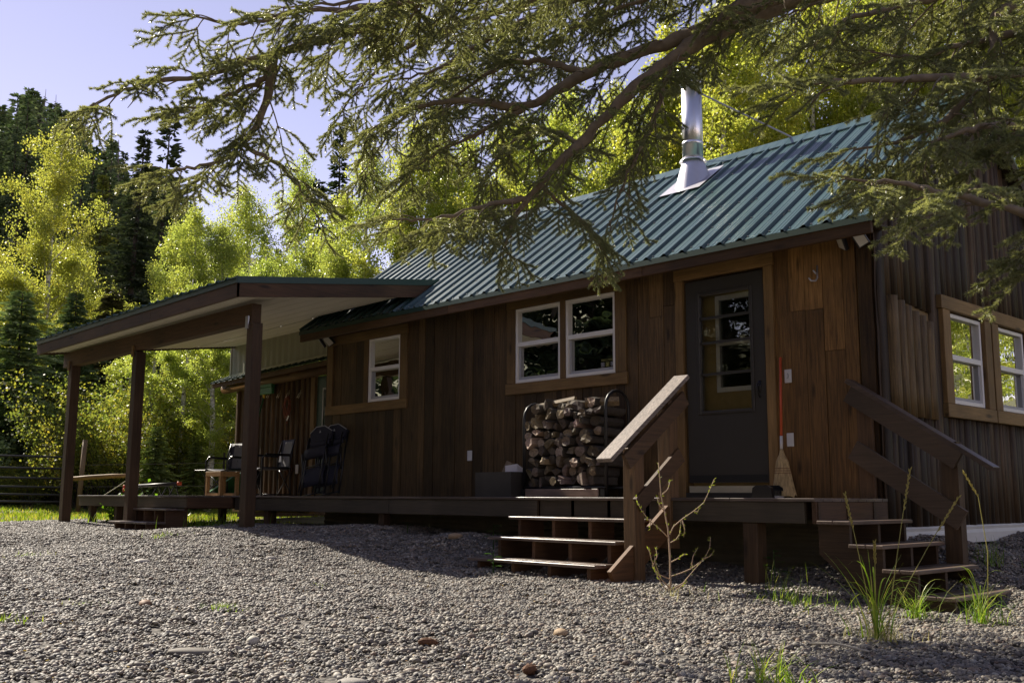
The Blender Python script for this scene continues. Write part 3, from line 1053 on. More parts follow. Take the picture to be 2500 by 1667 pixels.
# front door: storm door with a tall light over a tan inner door with its own white window
def front_door():
    x0, x1, z0, z1 = DOOR
    d = MB(FW)
    gx0, gx1, gz0, gz1 = x0+.165, x1-.155, z0+.70, z1-.16
    for a in ((x0, gx0, z0, z1), (gx1, x1, z0, z1), (gx0, gx1, gz1, z1), (gx0, gx1, z0, gz0)):
        d.box(a[0], a[1], -.028, .014, a[2], a[3])
    door = d.build('storm_door', M_DOOR, cabin, label='dark storm door with a tall glazed panel')
    m = MB(FW)
    e = .032
    for a in ((gx0-e, gx0+.004, gz0-e, gz1+e), (gx1-.004, gx1+e, gz0-e, gz1+e), (gx0+.004, gx1-.004, gz1-.004, gz1+e), (gx0+.004, gx1-.004, gz0-e, gz0+.004)):
        m.box(a[0], a[1], .0145, .027, a[2], a[3])
    m.build('glazing_bead', M_DOOR, door, bevel=.006)
    for z in (gz0+.315*(gz1-gz0)+.0, gz0+.585*(gz1-gz0), gz0+.80*(gz1-gz0)):
        MB(FW).box(gx0+.002, gx1-.002, -.012, .006, z-.012, z+.012).build('sash_bar', M_DOOR, door)
    MB(FW).box(gx0+.002, gx1-.002, -.022, -.018, gz0+.002, gz1-.002).build('pane', M_GLASS_D, door)
    h = MB(FW)
    h.box(x1-.085, x1-.052, .015, .021, .98, 1.09)
    h.tube([(x1-.068, .02, 1.06), (x1-.068, .055, 1.055), (x1-.075, .06, 1.02), (x1-.07, .04, .95), (x1-.066, .02, .93)], .009, 6)
    h.build('door_handle', M_BLACKP, door, smooth=True)
    MB(FW).box(x0+.01, x1-.01, .0145, .018, z0+.01, z0+.075).build('kick_strip', M_BLACK, door)
    i = MB(FW)
    ix0, ix1, iz0, iz1 = .30, .86, 1.02, 1.99
    for a in ((-.015, ix0, .1, 2.15), (ix1, .929, .1, 2.15), (ix0, ix1, iz1, 2.15), (ix0, ix1, .1, iz0)):
        i.box(a[0], a[1], -.12, -.085, a[2], a[3])
    inner = i.build('inner_door', M_TAN, cabin, label='tan wooden inner door behind the storm door')
    f = MB(FW)
    t = .045
    zm = (iz0+iz1)/2
    for a in ((ix0, ix0+t, iz0, iz1), (ix1-t, ix1, iz0, iz1), (ix0+t, ix1-t, iz1-t, iz1), (ix0+t, ix1-t, iz0, iz0+t), (ix0+t, ix1-t, zm-.02, zm+.025)):
        f.box(a[0], a[1], -.11, -.070, a[2], a[3])
    f.build('door_window_frame', M_WHITE, inner)
    MB(FW).box(ix0+t, ix1-t, -.105, -.101, iz0+t, iz1-t).build('pane', M_GLASS, inner)
    s = MB(FW)
    s.box(.03, .885, -.10, .055, .035, .098)
    th = s.build('threshold', M_BRASS, cabin)
    MB(FW).box(-.02, .934, -.10, .047, -.012, .034).build('threshold_board', M_DOOR, th)
front_door()

# ------------------------------------------------------------------ roof
def rib_profile(w, n=4, ribh=0.027):
    """cross-section of one roof sheet: tall ribs with two low swages between"""
    p = [(0, 0)]
    s = w/n
    for i in range(n):
        b = i*s
        p += [(b+.010, ribh), (b+.030, ribh), (b+.041, 0)]
        for q in (.45, .70):
            c = b+.05+(s-.05)*q
            p += [(c-.012, 0), (c-.006, .0028), (c+.006, .0028), (c+.012, 0)]
    p.append((w, 0))
    return p

def sheet(p0, ux, us, un, w, L, prof, thick=.003):
    """extrude the profile from the eave point p0 along the slope"""
    p0, ux, us, un = map(Vector, (p0, ux, us, un))
    vs, fs = [], []
    n = len(prof)
    for e in (0, L):
        for x, h in prof:
            vs.append(p0+ux*x+us*e+un*h)
    for e in (0, L):
        for x, h in prof:
            vs.append(p0+ux*x+us*e+un*(h-thick))
    for i in range(n-1):
        fs.append((i, i+1, n+i+1, n+i))
        fs.append((2*n+i+1, 2*n+i, 3*n+i, 3*n+i+1))
        fs.append((i+1, i, 2*n+i, 2*n+i+1))
    return vs, fs

us = Vector((0, RY-EY, RZ-EZ)); SLEN = us.length; us.normalize()
un = Vector((0, -us.z, us.y))
NP = 10
PW = (RXR-RXL)/NP
for i in range(NP):
    vs, fs = sheet((RXL+i*PW, EY, EZ), (1, 0, 0), us, un, PW-.0, SLEN-.02, rib_profile(PW-.0004))
    k = random.uniform(.95, 1.05)
    MB().add(vs, fs).build('roof_panel', M_ROOF, cabin)
ub = Vector((0, -us.y, us.z))
vs, fs = sheet((RXR, 2*RY-EY, EZ), (-1, 0, 0), ub, Vector((0, us.z, us.y)), RXR-RXL, SLEN-.02, rib_profile(RXR-RXL, 40))
MB().add(vs, fs).build('back_roof_panel', M_ROOF, cabin)
# screws of the sheets
def screws():
    m = MB()
    rows = [.06, .55, 1.15, 1.75, 2.3, 2.9]
    for x in np.arange(RXL+.075, RXR, PW/4):
        for r in rows:
            if r > .06 and random.random() < .25:
                continue
            c = Vector((x, EY, EZ))+us*(r+random.uniform(-.03, .03))+un*.001
            m.lathe([(.012, 0), (.012, .006), (.005, .011)], c, 6)
    o = m.build('roof_screws', M_SCREW, cabin, kind='stuff')
screws()
# ridge cap, rake trim, eave trim, fascia
m = MB()
a = .16
m.add([(RXL, RY-a, RZ-a*SL+.026), (RXR, RY-a, RZ-a*SL+.026), (RXR, RY, RZ+.045), (RXL, RY, RZ+.045), (RXL, RY+a, RZ-a*SL+.026), (RXR, RY+a, RZ-a*SL+.026),
       (RXL, RY-a, RZ-a*SL+.010), (RXR, RY-a, RZ-a*SL+.010), (RXL, RY+a, RZ-a*SL+.01), (RXR, RY+a, RZ-a*SL+.01)],
      [(0, 1, 2, 3), (3, 2, 5, 4), (6, 7, 1, 0), (4, 5, 9, 8)])
m.build('ridge_cap', M_ROOF, cabin)
for x in (RXL, RXR):
    for side in (-1, 1):
        p = (x, RY+side*(RY-EY), EZ+.012)
        q = (x, RY, RZ+.012)
        n_ = Vector((0, side*us.z, us.y))
        MB().bar(Vector(p)+n_*.0, Vector(q), .014, .05, n_).build('rake_trim', M_ROOF, cabin)
        MB().bar(Vector(p)-n_*.075+Vector((0, 0, -.01)), Vector(q)-n_*.075+Vector((0, 0, -.01)), .035, .10, n_).build('rake_board', W_DARK_Y, cabin, color=(.8, .75, .7))
MB().prism([(RXL, EY-.012, EZ-.006), (RXL, EY-.016, EZ-.062), (RXL, EY-.009, EZ-.062), (RXL, EY-.004, EZ-.006)], (0, 0, 0), (RXR-RXL, 0, 0)).build('eave_trim', M_ROOFD, cabin)
xx = RXL+.01
k = 0
while xx < RXR-.05:
    x2 = min(xx+random.choice([2.9, 3.1, 3.4]), RXR-.02)
    t = random.uniform(.95, 1.5)
    MB().box(xx, x2-.004, EY-.002, EY+.036, EZ-.165, EZ-.03).build('fascia_board', W_DARK_X, cabin, color=(t*1.15, t, t*.85), bevel=.004)
    xx = x2
MB().add([(RXL+.03, EY+.04, EZ-.07), (RXR-.03, EY+.04, EZ-.07), (RXR-.03, 0.05, EZ-.07), (RXL+.03, 0.05, EZ-.07),
          (RXL+.03, EY+.04, EZ-.05), (RXR-.03, EY+.04, EZ-.05), (RXR-.03, 0.05, EZ-.05+.0), (RXL+.03, 0.05, EZ-.05)],
         [(0,3,2,1),(4,5,6,7),(0,1,5,4),(1,2,6,5),(2,3,7,6),(3,0,4,7)]).build('eave_soffit', W_DARK_X, cabin, color=(.7, .7, .7))
# sheathing under the sheets and the purlin ends under the right rake
for sgn in (1, -1):
    p = Vector((RXL+.03, RY-sgn*(RY-EY-.03), EZ-.0))
    q = Vector((RXL+.03, RY, RZ-.0))
    n_ = Vector((0, -sgn*us.z, us.y))
    b = p-n_*.03; c = q-n_*.03
    MB().prism([p-n_*.008, q-n_*.008, c, b], (0, 0, 0), (RXR-RXL-.06, 0, 0)).build('roof_sheathing', W_DARK_X, cabin, color=(.8, .8, .8))
for f_ in (.12, .38, .64, .9):
    p = Vector((XR-.2, EY+.1, EZ-.12))+us*(SLEN*f_)
    MB().tube([p, p+Vector((.36, 0, 0))], .055, 10).build('purlin_end', W_DARK_X, cabin, smooth=True, color=(1.1, 1, .9))

# ------------------------------------------------------------------ chimney
CX, CY = -1.08, 1.66
CZ = EZ+SL*(CY-EY)
ch = MB().lathe([(.128, .17), (.128, 1.28)], (CX, CY, CZ), 28).build('chimney', M_STEEL, cabin, smooth=False, label='stainless steel stove pipe chimney with cone flashing and rain cap')
ch.data.polygons.foreach_set('use_smooth', [len(p.vertices) == 4 for p in ch.data.polygons])
def part_of_chimney(name, prof, mt, n=28, c=None):
    o = MB().lathe(prof, c or (CX, CY, CZ), n).build(name, mt, ch)
    o.data.polygons.foreach_set('use_smooth', [len(p.vertices) == 4 for p in o.data.polygons])
    return o
# cone flashing follows the slope at its foot
n_ = 28
vs, fs = [], []
for k in range(n_):
    a_ = 2*math.pi*k/n_
    vs.append((CX+.215*math.cos(a_), CY+.215*math.sin(a_)-.03, CZ+SL*(.215*math.sin(a_)-.03)+.018))
for k in range(n_):
    a_ = 2*math.pi*k/n_
    vs.append((CX+.135*math.cos(a_), CY+.135*math.sin(a_), CZ+.25))
for k in range(n_):
    fs.append((k, (k+1) % n_, n_+(k+1) % n_, n_+k))
MB().add(vs, fs).build('cone_flashing', M_GALV, ch, smooth=True)
b0 = Vector((CX, CY, CZ))+un*.024
MB().add([b0+Vector((sx*.30, 0, 0))+us*sy+un*h for h in (0, .004) for sx, sy in ((-1, -.36), (1, -.36), (1, .30), (-1, .30))],
         [(0,3,2,1),(4,5,6,7),(0,1,5,4),(1,2,6,5),(2,3,7,6),(3,0,4,7)]).build('flashing_plate', M_GALV, ch)
part_of_chimney('storm_collar', [(.130, .30), (.168, .262), (.170, .255), (.131, .285)], M_STEEL)
part_of_chimney('lock_band', [(.1285, .46), (.133, .465), (.133, .50), (.1285, .505)], M_STEEL)
part_of_chimney('top_collar', [(.129, 1.22), (.150, 1.225), (.150, 1.285), (.129, 1.30)], M_STEEL)
part_of_chimney('rain_cap', [(.20, 1.40), (.205, 1.415), (.16, 1.45), (.05, 1.49), (.005, 1.495)], M_STEEL)
for k in range(4):
    a_ = k*math.pi/2+.6
    MB().bar((CX+.13*math.cos(a_), CY+.13*math.sin(a_), CZ+1.27), (CX+.17*math.cos(a_), CY+.17*math.sin(a_), CZ+1.42), .03, .004, (math.cos(a_), math.sin(a_), 0)).build('cap_strap', M_GALV, ch)
MB().tube([(CX+.12, CY+.05, CZ+1.12), (CX+1.05, RY+.02, RZ+.05)], .011, 6).build('roof_brace', M_GALV, ch)
MB().tube([(CX-.12, CY+.05, CZ+1.12), (CX-.30, RY+.02, RZ+.05)], .011, 6).build('roof_brace', M_ROOF, ch)

# ------------------------------------------------------------------ skirting and small fittings on the cabin
def corrugated(x0, x1, y, z0, z1, step=.05, amp=.011):
    n = max(4, int((z1-z0)/step*4))
    vs, fs = [], []
    for i in range(n+1):
        z = z0+(z1-z0)*i/n
        yy = y-amp*math.sin(2*math.pi*(z-z0)/(step*1.45))
        vs += [(x0, yy, z), (x1, yy, z)]
    for i in range(n):
        a = i*2
        fs.append((a, a+1, a+3, a+2))
    return MB().add(vs, fs)
xx = XL+.03
while xx < XR-.1:
    x2 = min(xx+2.4, XR-.03)
    corrugated(xx, x2-.003, .0, -.75, -.03).build('skirting_sheet', M_SKIRT, cabin, smooth=True)
    xx = x2
m = MB()
m.prism([(XR+.030, .0, -.26), (XR+.048, .0, -.275), (XR+.040, .0, -.30), (XR+.060, .0, -.33), (XR+.060, .0, -.42), (XR-.02, .0, -.42), (XR-.02, .0, -.26)], (0, 0, 0), (0, YB-.05, 0))
m.build('foundation_strip', M_FOUND, cabin)

def plate(name, c, w, h, label, cat='wall plate'):
    o = MB().box(c[0]-w/2, c[0]+w/2, c[1]-.012, c[1], c[2]-h/2, c[2]+h/2).build(name, M_PLATE, bevel=.004)
    tag(o, label, cat)
    return o
plate('outlet_cover', (-3.30, -.024, .485), .085, .125, 'blank white outlet cover on the wall left of the firewood', 'outlet')
sw = plate('outlet_cover', (1.163, -.024, 1.106), .072, .125, 'white weatherproof switch cover above the broom handle', 'outlet')
MB().tube([(1.163, -.040, 1.13), (1.172, -.045, 1.115), (1.170, -.045, 1.09), (1.158, -.042, 1.085)], .005, 6).build('switch_lever', M_SASH, sw)
plate('outlet_cover', (1.163, -.024, .516), .072, .125, 'blank white outlet cover low on the wall beside the broom', 'outlet')
plate('outlet_cover', (-8.79, .955, .43), .09, .15, 'white outlet cover low on the shadowed wall under the porch', 'outlet')

def flood(c, T_label, sx=1):
    t = thing('flood_lamp', T_label, 'lamp', c)
    x, y, z = c
    MB().lathe([(.045, -.02), (.045, .02)], (x, y, z+.05), 12).build('mount', M_BLACKP, t)
    for s in (-1, 1):
        p = Vector((x+s*.085, y-.06, z-.03))
        d = Vector((s*.55, -.6, -.55)).normalized()
        MB().tube([(x, y, z+.04), (x+s*.04, y-.03, z+.02), p], .012, 6).build('arm', M_BLACKP, t)
        sd = Vector((s*.5, 0, -.85)).normalized()
        sd = (sd-d*sd.dot(d)).normalized()
        o3 = d.cross(sd)
        def slab(w, h, a, b):
            return MB().add([p+sd*i*w+o3*j*h+d*k for k in (a, b) for i, j in ((-1, -1), (1, -1), (1, 1), (-1, 1))], [(0,3,2,1),(4,5,6,7),(0,1,5,4),(1,2,6,5),(2,3,7,6),(3,0,4,7)])
        hd = slab(.085, .055, -.02, .02).build('lamp_head', M_BLACKP, t, bevel=.006)
        slab(.07, .042, .0205, .024).build('lens', M_LENS, hd)
    return t
flood((1.90, -.07, 2.29), 'twin-head flood lamp under the eave at the right corner of the cabin')
flood((-6.40, -.08, 2.26), 'twin-head black flood lamp under the eave beside the porch')

hk = MB()
hk.tube([(1.505, -.03, 2.10), (1.505, -.034, 1.985), (1.498, -.055, 1.955), (1.47, -.085, 1.955), (1.455, -.10, 1.985)], [.009, .009, .009, .009, .008], 6)
hk.tube([(1.505, -.03, 2.03), (1.505, -.06, 2.02), (1.495, -.085, 2.05)], .008, 6)
tag(hk.build('coat_hook', M_GALV, smooth=True), 'bare metal coat hook high on the boards right of the door', 'hook')

# ------------------------------------------------------------------ deck
DZ = -0.015
deck = thing('deck', 'low brown plank deck running along the front of the cabin', 'deck', (-4, -.6, -.5))
def deck_boards(x0, x1, y0, y1):
    y = y0
    while y < y1-.02:
        y2 = min(y+.138, y1)
        xs = [x0]
        while xs[-1] < x1-3.9:
            xs.append(xs[-1]+random.uniform(3.2, 4.2))
        xs.append(x1)
        for a, b in zip(xs[:-1], xs[1:]):
            t = random.uniform(.8, 1.2)
            MB().box(a+.002, b-.002, y+.002, y2-.003, DZ-.027, DZ).build('deck_board', W_DECK_X, deck, color=(t, t, t), bevel=.003)
        y = y2
deck_boards(-6.6, 2.08, -1.235, -.03)
deck_boards(-10.72, -6.6, -1.235, .95)
deck_boards(-10.72, -6.95, -1.92, -1.235)
for a, b, y in ((-6.9, -3.35, -1.215), (-3.346, -.95, -1.215), (.62, 1.98, -1.215)):
    t = random.uniform(.9, 1.15)
    MB().box(a, b-.004, y, y+.038, DZ-.195, DZ-.029).build('rim_board', W_RIM_X, deck, color=(t, t, t), bevel=.003)
MB().box(-.95, .62, -1.19, -1.15, DZ-.195, DZ-.03).build('rim_board', W_RIM_X, deck, color=(.8, .8, .8))
MB().box(-10.70, -6.98, -1.90, -1.862, DZ-.165, DZ-.029).build('rim_board', W_RIM_X, deck, color=(1.5, 1.45, 1.3), bevel=.003)
MB().box(-6.972, -6.934, -1.90, -1.22, DZ-.165, DZ-.029).build('rim_board', W_STR, deck, color=(.8, .8, .8))
MB().box(-10.70, -10.662, -1.858, .93, DZ-.165, DZ-.029).build('rim_board', W_STR, deck, color=(.8, .8, .8))
MB().box(2.04, 2.076, -1.21, -.04, DZ-.195, DZ-.029).build('rim_board', W_STR, deck, color=(.8, .8, .8))
for x, y in ((1.40, -1.20), (-3.62, -1.16), (-6.2, -1.16), (-10.45, -1.84), (-9.45, -1.84), (-8.9, -.4), (-7.4, -.4), (-1.3, -1.12), (-10.4, .4)):
    w = .135 if x > 0 else .10
    MB().box(x, x+w, y, y+w, gz(x, y)-.15, DZ-.197 if x > -7 else DZ-.168).build('deck_post', W_DARK_Z, deck, color=(1.0, .95, .9), bevel=.004)
for x in np.arange(-10.2, 2.0, .62):
    MB().box(x, x+.038, -1.14 if x > -7 else -1.85, -.06 if x > -6.6 else .9, DZ-.18, DZ-.03).build('joist', W_STR, deck, color=(.7, .7, .7))

# ------------------------------------------------------------------ stairs
def stairs_front(name, label, x0, x1, ytop, rise, run, n, nstr, zfoot, over=.05):
    """stairs going down towards -y: open risers, cut stringers, two-board treads"""
    t = thing(name, label, 'stairs', ((x0+x1)/2, ytop-n*run/2, zfoot))
    for k in range(1, n+1):
        z = DZ-k*rise
        yf = ytop-k*run
        for j in range(2):
            c = random.uniform(1.05, 1.35)
            MB().box(x0, x1, yf+j*.138+.001, yf+j*.138+.134, z-.028, z).build('tread', W_DECK_X, t, color=(c, c, c), bevel=.004)
    for i in range(nstr):
        x = x0+.09+(x1-x0-.18-.04)*i/(nstr-1)
        prof = []
        for k in range(0, n+1):
            z = DZ-k*rise-.029
            y = ytop-k*run+over
            if k == 0:
                prof.append((x, ytop+.10, z)); prof.append((x, y, z))
            else:
                prof.append((x, ytop-(k-1)*run+over, z)); prof.append((x, y, z))
        prof.append((x, ytop-n*run+over, zfoot))
        prof.append((x, ytop-n*run+over+.34, zfoot))
        prof.append((x, ytop+.10, DZ-rise-.28))
        me = bmesh.new()
        a = [me.verts.new(p) for p in prof]
        b = [me.verts.new((p[0]+.038, p[1], p[2])) for p in prof]
        me.faces.new(a); me.faces.new(b[::-1])
        for q in range(len(a)):
            me.faces.new((a[q-1], a[q], b[q], b[q-1]))
        bmesh.ops.recalc_face_normals(me, faces=me.faces)
        bmesh.ops.triangulate(me, faces=[f for f in me.faces if len(f.verts) > 4])
        ms = bpy.data.meshes.new('stringer')
        me.to_mesh(ms); me.free()
        ms.materials.append(W_STR)
        o = bpy.data.objects.new('stringer', ms)
        COL.objects.link(o)
        c = random.uniform(.85, 1.15)
        fin(o, t, (c, c, c))
    return t
cst = stairs_front('wooden_stairs', 'open wooden stairs with a sloping grey handrail in front of the door', -1.06, .52, -1.24, .184, .262, 3, 4, -.80)
# handrail on the right side of those stairs
for y, zt, zb in ((-1.72, .40, gz(.63, -1.7)-.1), (-1.245, .83, -.45)):
    MB().box(.575, .705, y, y+.125, zb, zt).build('handrail_post', W_DARK_Z, cst, color=(1.9, 1.7, 1.4), bevel=.006)
MB().bar((.635, -2.03, .285), (.635, -.95, 1.065), .165, .038, (0, 0, 1)).build('handrail_cap', W_GREY, cst, bevel=.005)
MB().bar((.712, -1.84, .275), (.712, -1.02, .865), .036, .135, (0, 0, 1)).build('handrail_board', W_DARK_Y, cst, color=(1.1, 1, .9))
MB().bar((.712, -1.70, -.08), (.712, -1.10, .36), .036, .135, (0, 0, 1)).build('handrail_board', W_DARK_Y, cst, color=(1.2, 1.1, 1))
MB().box(.545, .572, -1.62, -1.50, -.22, .06).build('handrail_cleat', W_DECK_Y, cst, color=(1, 1, 1))
MB().bar((.66, -1.95, -.70), (.66, -1.15, -.15), .038, .22, (0, 0, 1)).build('side_stringer', W_STR, cst, color=(1.4, 1.25, 1))

lst = stairs_front('wooden_stairs', 'short two-step stairs beside the middle porch post', -8.18, -6.98, -1.92, .175, .262, 2, 4, -.58)

def stairs_right():
    t = thing('wooden_stairs', 'shadowed wooden stairs going down to the right past the cabin corner', 'stairs', (2.6, -.7, -.7))
    rise, run = .168, .255
    for k in range(1, 5):
        z = DZ-k*rise
        xf = 2.375+(k-1)*run
        for j in range(2):
            c = random.uniform(.95, 1.3)
            MB().box(xf-j*.138-.134, xf-j*.138-.002, -1.26, -.22, z-.028, z).build('tread', W_DECK_Y, t, color=(c, c*.95, c*.9), bevel=.004)
    for y in (-1.19, -.74, -.30):
        prof = [(2.078, y, DZ-.029)]
        for k in range(1, 5):
            z = DZ-k*rise-.029
            prof += [(2.335+(k-2)*run, y, DZ-(k-1)*rise-.029), (2.335+(k-2)*run, y, z)] if k > 1 else [(2.085, y, DZ-.029), (2.085, y, z)]
        z = DZ-4*rise-.029
        prof += [(2.335+3*run, y, z), (2.335+3*run, y, -.92), (2.335+3*run-.42, y, -.92), (2.078, y, -.44)]
        bm = bmesh.new()
        a = [bm.verts.new(p) for p in prof]
        b = [bm.verts.new((p[0], p[1]+.038, p[2])) for p in prof]
        bm.faces.new(a); bm.faces.new(b[::-1])
        for q in range(len(a)):
            bm.faces.new((a[q-1], a[q], b[q], b[q-1]))
        bmesh.ops.recalc_face_normals(bm, faces=bm.faces)
        bmesh.ops.triangulate(bm, faces=[f for f in bm.faces if len(f.verts) > 4])
        ms = bpy.data.meshes.new('stringer')
        bm.to_mesh(ms); bm.free()
        ms.materials.append(W_DARK_X)
        o = bpy.data.objects.new('stringer', ms)
        COL.objects.link(o)
        fin(o, t, (.8, .75, .7))
    # rail on the house side
    MB().box(1.86, 1.995, -.09, -.05, DZ+.002, .90).build('handrail_post', W_DARK_Z, t, color=(1.5, 1.35, 1.2))
    MB().box(2.60, 2.735, -.15, -.05, -.95, .44).build('handrail_post', W_DARK_Z, t, color=(1.0, .95, .85))
    MB().bar((1.82, -.125, 1.00), (3.02, -.125, .215), .14, .038, (0, 0, 1)).build('handrail_cap', W_DECK_X, t, color=(.9, .85, .8), bevel=.004)
    MB().bar((1.84, -.175, .895), (2.76, -.175, .295), .036, .17, (0, 0, 1)).build('handrail_board', W_RIM_X, t, color=(1.15, 1, .95))
    MB().bar((1.86, -.175, .40), (2.76, -.175, -.185), .036, .17, (0, 0, 1)).build('handrail_board', W_RIM_X, t, color=(1.15, 1, .95))
stairs_right()

# ------------------------------------------------------------------ porch roof
porch = thing('porch_roof', 'shed-roofed porch on dark square posts at the left end of the cabin', 'porch roof', (-7.6, -1, -.45))
PXL, PXR, PYF = -10.9, -4.46, -2.65
PC0, PCS = 2.275, 0.135                      # ceiling height at the front edge and its slope
def pc(y): return PC0+PCS*(y-PYF)
for x, y, g in ((-4.89, -2.26, 0), (-8.14, -2.26, 0), (-10.55, -2.26, 0)):
    p = MB().box(x, x+.14, y, y+.14, gz(x+.07, y+.07)-.2, 2.06 if x > -6 else 2.03).build('porch_post', W_DARK_Z, porch, color=(.9, .82, .74), bevel=.006)
    z = 2.06 if x > -6 else 2.03
    b = MB()
    b.box(x-.012, x+.05, y-.018, y-.001, z-.07, z+.085)
    b.box(x+.02, x+.055, y-.0175, y-.0005, z+.02, z+.085)
    b.build('post_bracket', M_GALV if x > -6 else W_TRIM_X, p, color=(.8, .8, .8))
def lin(x, a, b):  # runs a little downhill to the left
    return a+(b-a)*(x-PXR)/(PXL-PXR)
MB().prism([(-4.80, -2.25, 2.062), (-4.80, -2.25, 2.30), (-4.80, -2.12, 2.30), (-4.80, -2.12, 2.062)], (0, 0, 0), (-6.02, 0, -.035)).build('porch_beam', W_DARK_X, porch, color=(1.1, .95, .85), bevel=.005)
# fascia boards, green trim and the roof sheets
def slantbox(x0, x1, y0, y1, z0a, z1a, drop):
    return MB().add([(x1,y0,z0a),(x0,y0,z0a-drop),(x0,y1,z0a-drop),(x1,y1,z0a),(x1,y0,z1a),(x0,y0,z1a-drop),(x0,y1,z1a-drop),(x1,y1,z1a)],
                    [(0,1,2,3),(7,6,5,4),(4,5,1,0),(5,6,2,1),(6,7,3,2),(7,4,0,3)])
xm = -6.75
dm = .066*(PXR-xm)/(PXR-PXL)
slantbox(xm+.002, PXR, PYF, PYF+.038, PC0, PC0+.175, dm).build('fascia_board', W_DARK_X, porch, color=(1.15, 1, .85), bevel=.004)
slantbox(PXL, xm-.002, PYF, PYF+.038, PC0-dm, PC0+.175-dm, .066-dm).build('fascia_board', W_DARK_X, porch, color=(1.0, .9, .8), bevel=.004)
slantbox(PXL-.01, PXR+.012, PYF-.012, PYF-.001, PC0+.165, PC0+.245, .066).build('fascia_trim', M_ROOFD, porch)
def roof_y(z):   # where the main roof plane reaches height z
    return EY+(z-EZ)/SL
yj = (EZ-EY*SL-PC0+PCS*PYF+.0)/(PCS-SL)      # ceiling meets main roof
ytop = (EZ-EY*SL-(PC0+.25)+PCS*PYF)/(PCS-SL)
yb = (EZ-EY*SL-(PC0+.0)+PCS*PYF)/(PCS-SL)
def ybx(off): return (EZ-EY*SL-(PC0+off)+PCS*PYF)/(PCS-SL)
def sideboard(x0, x1, o0, o1, name, mt, drop=0, **kw):
    y0, y1 = ybx(o0)+.0, ybx(o1)+.0
    if x0 < XL-.4: y0 = y1 = .93
    MB().prism([(x0, PYF+.002, PC0+o0-drop), (x0, y0, pc(y0)+o0-drop), (x0, y1, pc(y1)+o1-drop), (x0, PYF+.002, PC0+o1-drop)], (0, 0, 0), (x1-x0, 0, 0)).build(name, mt, porch, **kw)
sideboard(PXR-.038, PXR, 0, .175, 'rake_board', W_DARK_Y, color=(1.15, .95, .85))
sideboard(PXR+.001, PXR+.012, .165, .245, 'rake_trim', M_ROOFD)
sideboard(PXL, PXL+.038, 0, .175, 'rake_board', W_DARK_Y, .066, color=(.9, .85, .8))
# sheets of the porch roof
npan = 7
pw = (PXR-PXL+.02)/npan
uy = Vector((0, 1, PCS)).normalized()
ny = Vector((0, -PCS, 1)).normalized()
for i in range(npan):
    xa = PXL-.01+i*pw
    e = ybx(.25) if xa > XL-.6 else 1.05
    L_ = (e-PYF+.03)/uy.y
    vs, fs = sheet((xa, PYF-.03, PC0+.232-.066*(1-i/npan)), (1, 0, 0.0), uy, ny, pw, L_, rib_profile(pw-.001, 4))
    MB().add(vs, fs).build('porch_roof_panel', M_ROOF, porch)
# ceiling of ribbed soffit strips running along the porch
y = PYF+.045
while y < 1.0:
    y2 = min(y+.305, .93)
    if y2-y < .02: break
    xr = PXR-.04
    seg = []
    xr2 = xr if y2 < yb-.02 else XL-.3
    if y < yb < y2:
        y2 = yb-.01
    prof = []
    k = 5
    for q in range(k):
        a = y+(y2-y-.012)*q/k; b_ = y+(y2-y-.012)*(q+1)/k
        prof += [(a, 0), (a+.004, .006), (b_-.012, .006), (b_-.006, 0)]
    prof += [(y2-.012, 0), (y2-.010, .012), (y2+.008, .012)]
    vs, fs = [], []
    for xx, dz in ((xr2, 0), (PXL+.04, -.066)):
        for py, h in prof:
            vs.append((xx, py, pc(py)-.006+h+dz+.03))
    nn = len(prof)
    for q in range(nn-1):
        fs.append((q, q+1, nn+q+1, nn+q))
    t = random.uniform(.94, 1.06)
    MB().add(vs, fs).build('soffit_strip', M_SOFFIT, porch)
    y = y2 if not (abs(y2-(yb-.01)) < 1e-6) else yb+.01
MB().box(PXL+.05, XL-.35, .935, .97, pc(.93)-.11, pc(.93)+.22).build('back_beam', W_DARK_X, porch)

# ------------------------------------------------------------------ set-back wing under the porch
wing = thing('cabin_wing', 'low set-back board wing behind the porch with an olive panel above its eave', 'wing', (-8.8, 2, -.4))
WY = 1.0
WXL, WXR = -11.02, XL-.01
rnd = random.Random(5)
x = WXL
kk = 0
while x < WXR-.05:
    batten = kk % 2 == 1
    w = rnd.uniform(.055, .07) if batten else rnd.uniform(.09, .125)
    x2 = min(x+w, WXR)
    kk += 1
    if -8.46 < (x+x2)/2 < -7.55:
        x = x2
        continue
    r = rnd.uniform(.042, .055) if batten else .012
    vs, fs = [], []
    q = 6
    top = 2.02
    for z in (-.02, .5, 1.1, 1.6, top):
        for a in range(q):
            th = math.pi*a/(q-1)
            vs.append((x+(x2-x)*(.5-.5*math.cos(th))+rnd.uniform(-.003, .003), WY-math.sin(th)*r, z))
    for i in range(4):
        for a in range(q-1):
            b_ = i*q+a
            fs.append((b_, b_+1, b_+q+1, b_+q))
    t = rnd.uniform(.8, 1.5)
    MB().add(vs, fs).build('wall_slab', W_SLAB, wing, smooth=True, color=(t*1.5, t*1.4, t*1.2))
    x = x2
MB().box(WXL+.01, -8.45, WY+.002, WY+.1, -.3, 2.1).build('wall_sheathing', M_INSIDE, wing)
MB().box(-7.54, WXR, WY+.002, WY+.1, -.3, 2.1).build('wall_sheathing', M_INSIDE, wing)
MB().box(WXL+.005, WXL+.06, WY+.11, 4.2, -.4, 2.3).build('end_wall', W_BOARD, wing)
MB().box(-8.45, -8.33, WY-.05, WY, -.01, 1.95).build('door_casing', W_TRIM_Z, wing, color=(.8, .8, .8), bevel=.004)
d = MB().box(-8.31, -7.5, WY-.012, WY+.03, .02, 1.95).build('side_door', M_ROOFD, wing, label='dark green side door in the shadow of the porch')
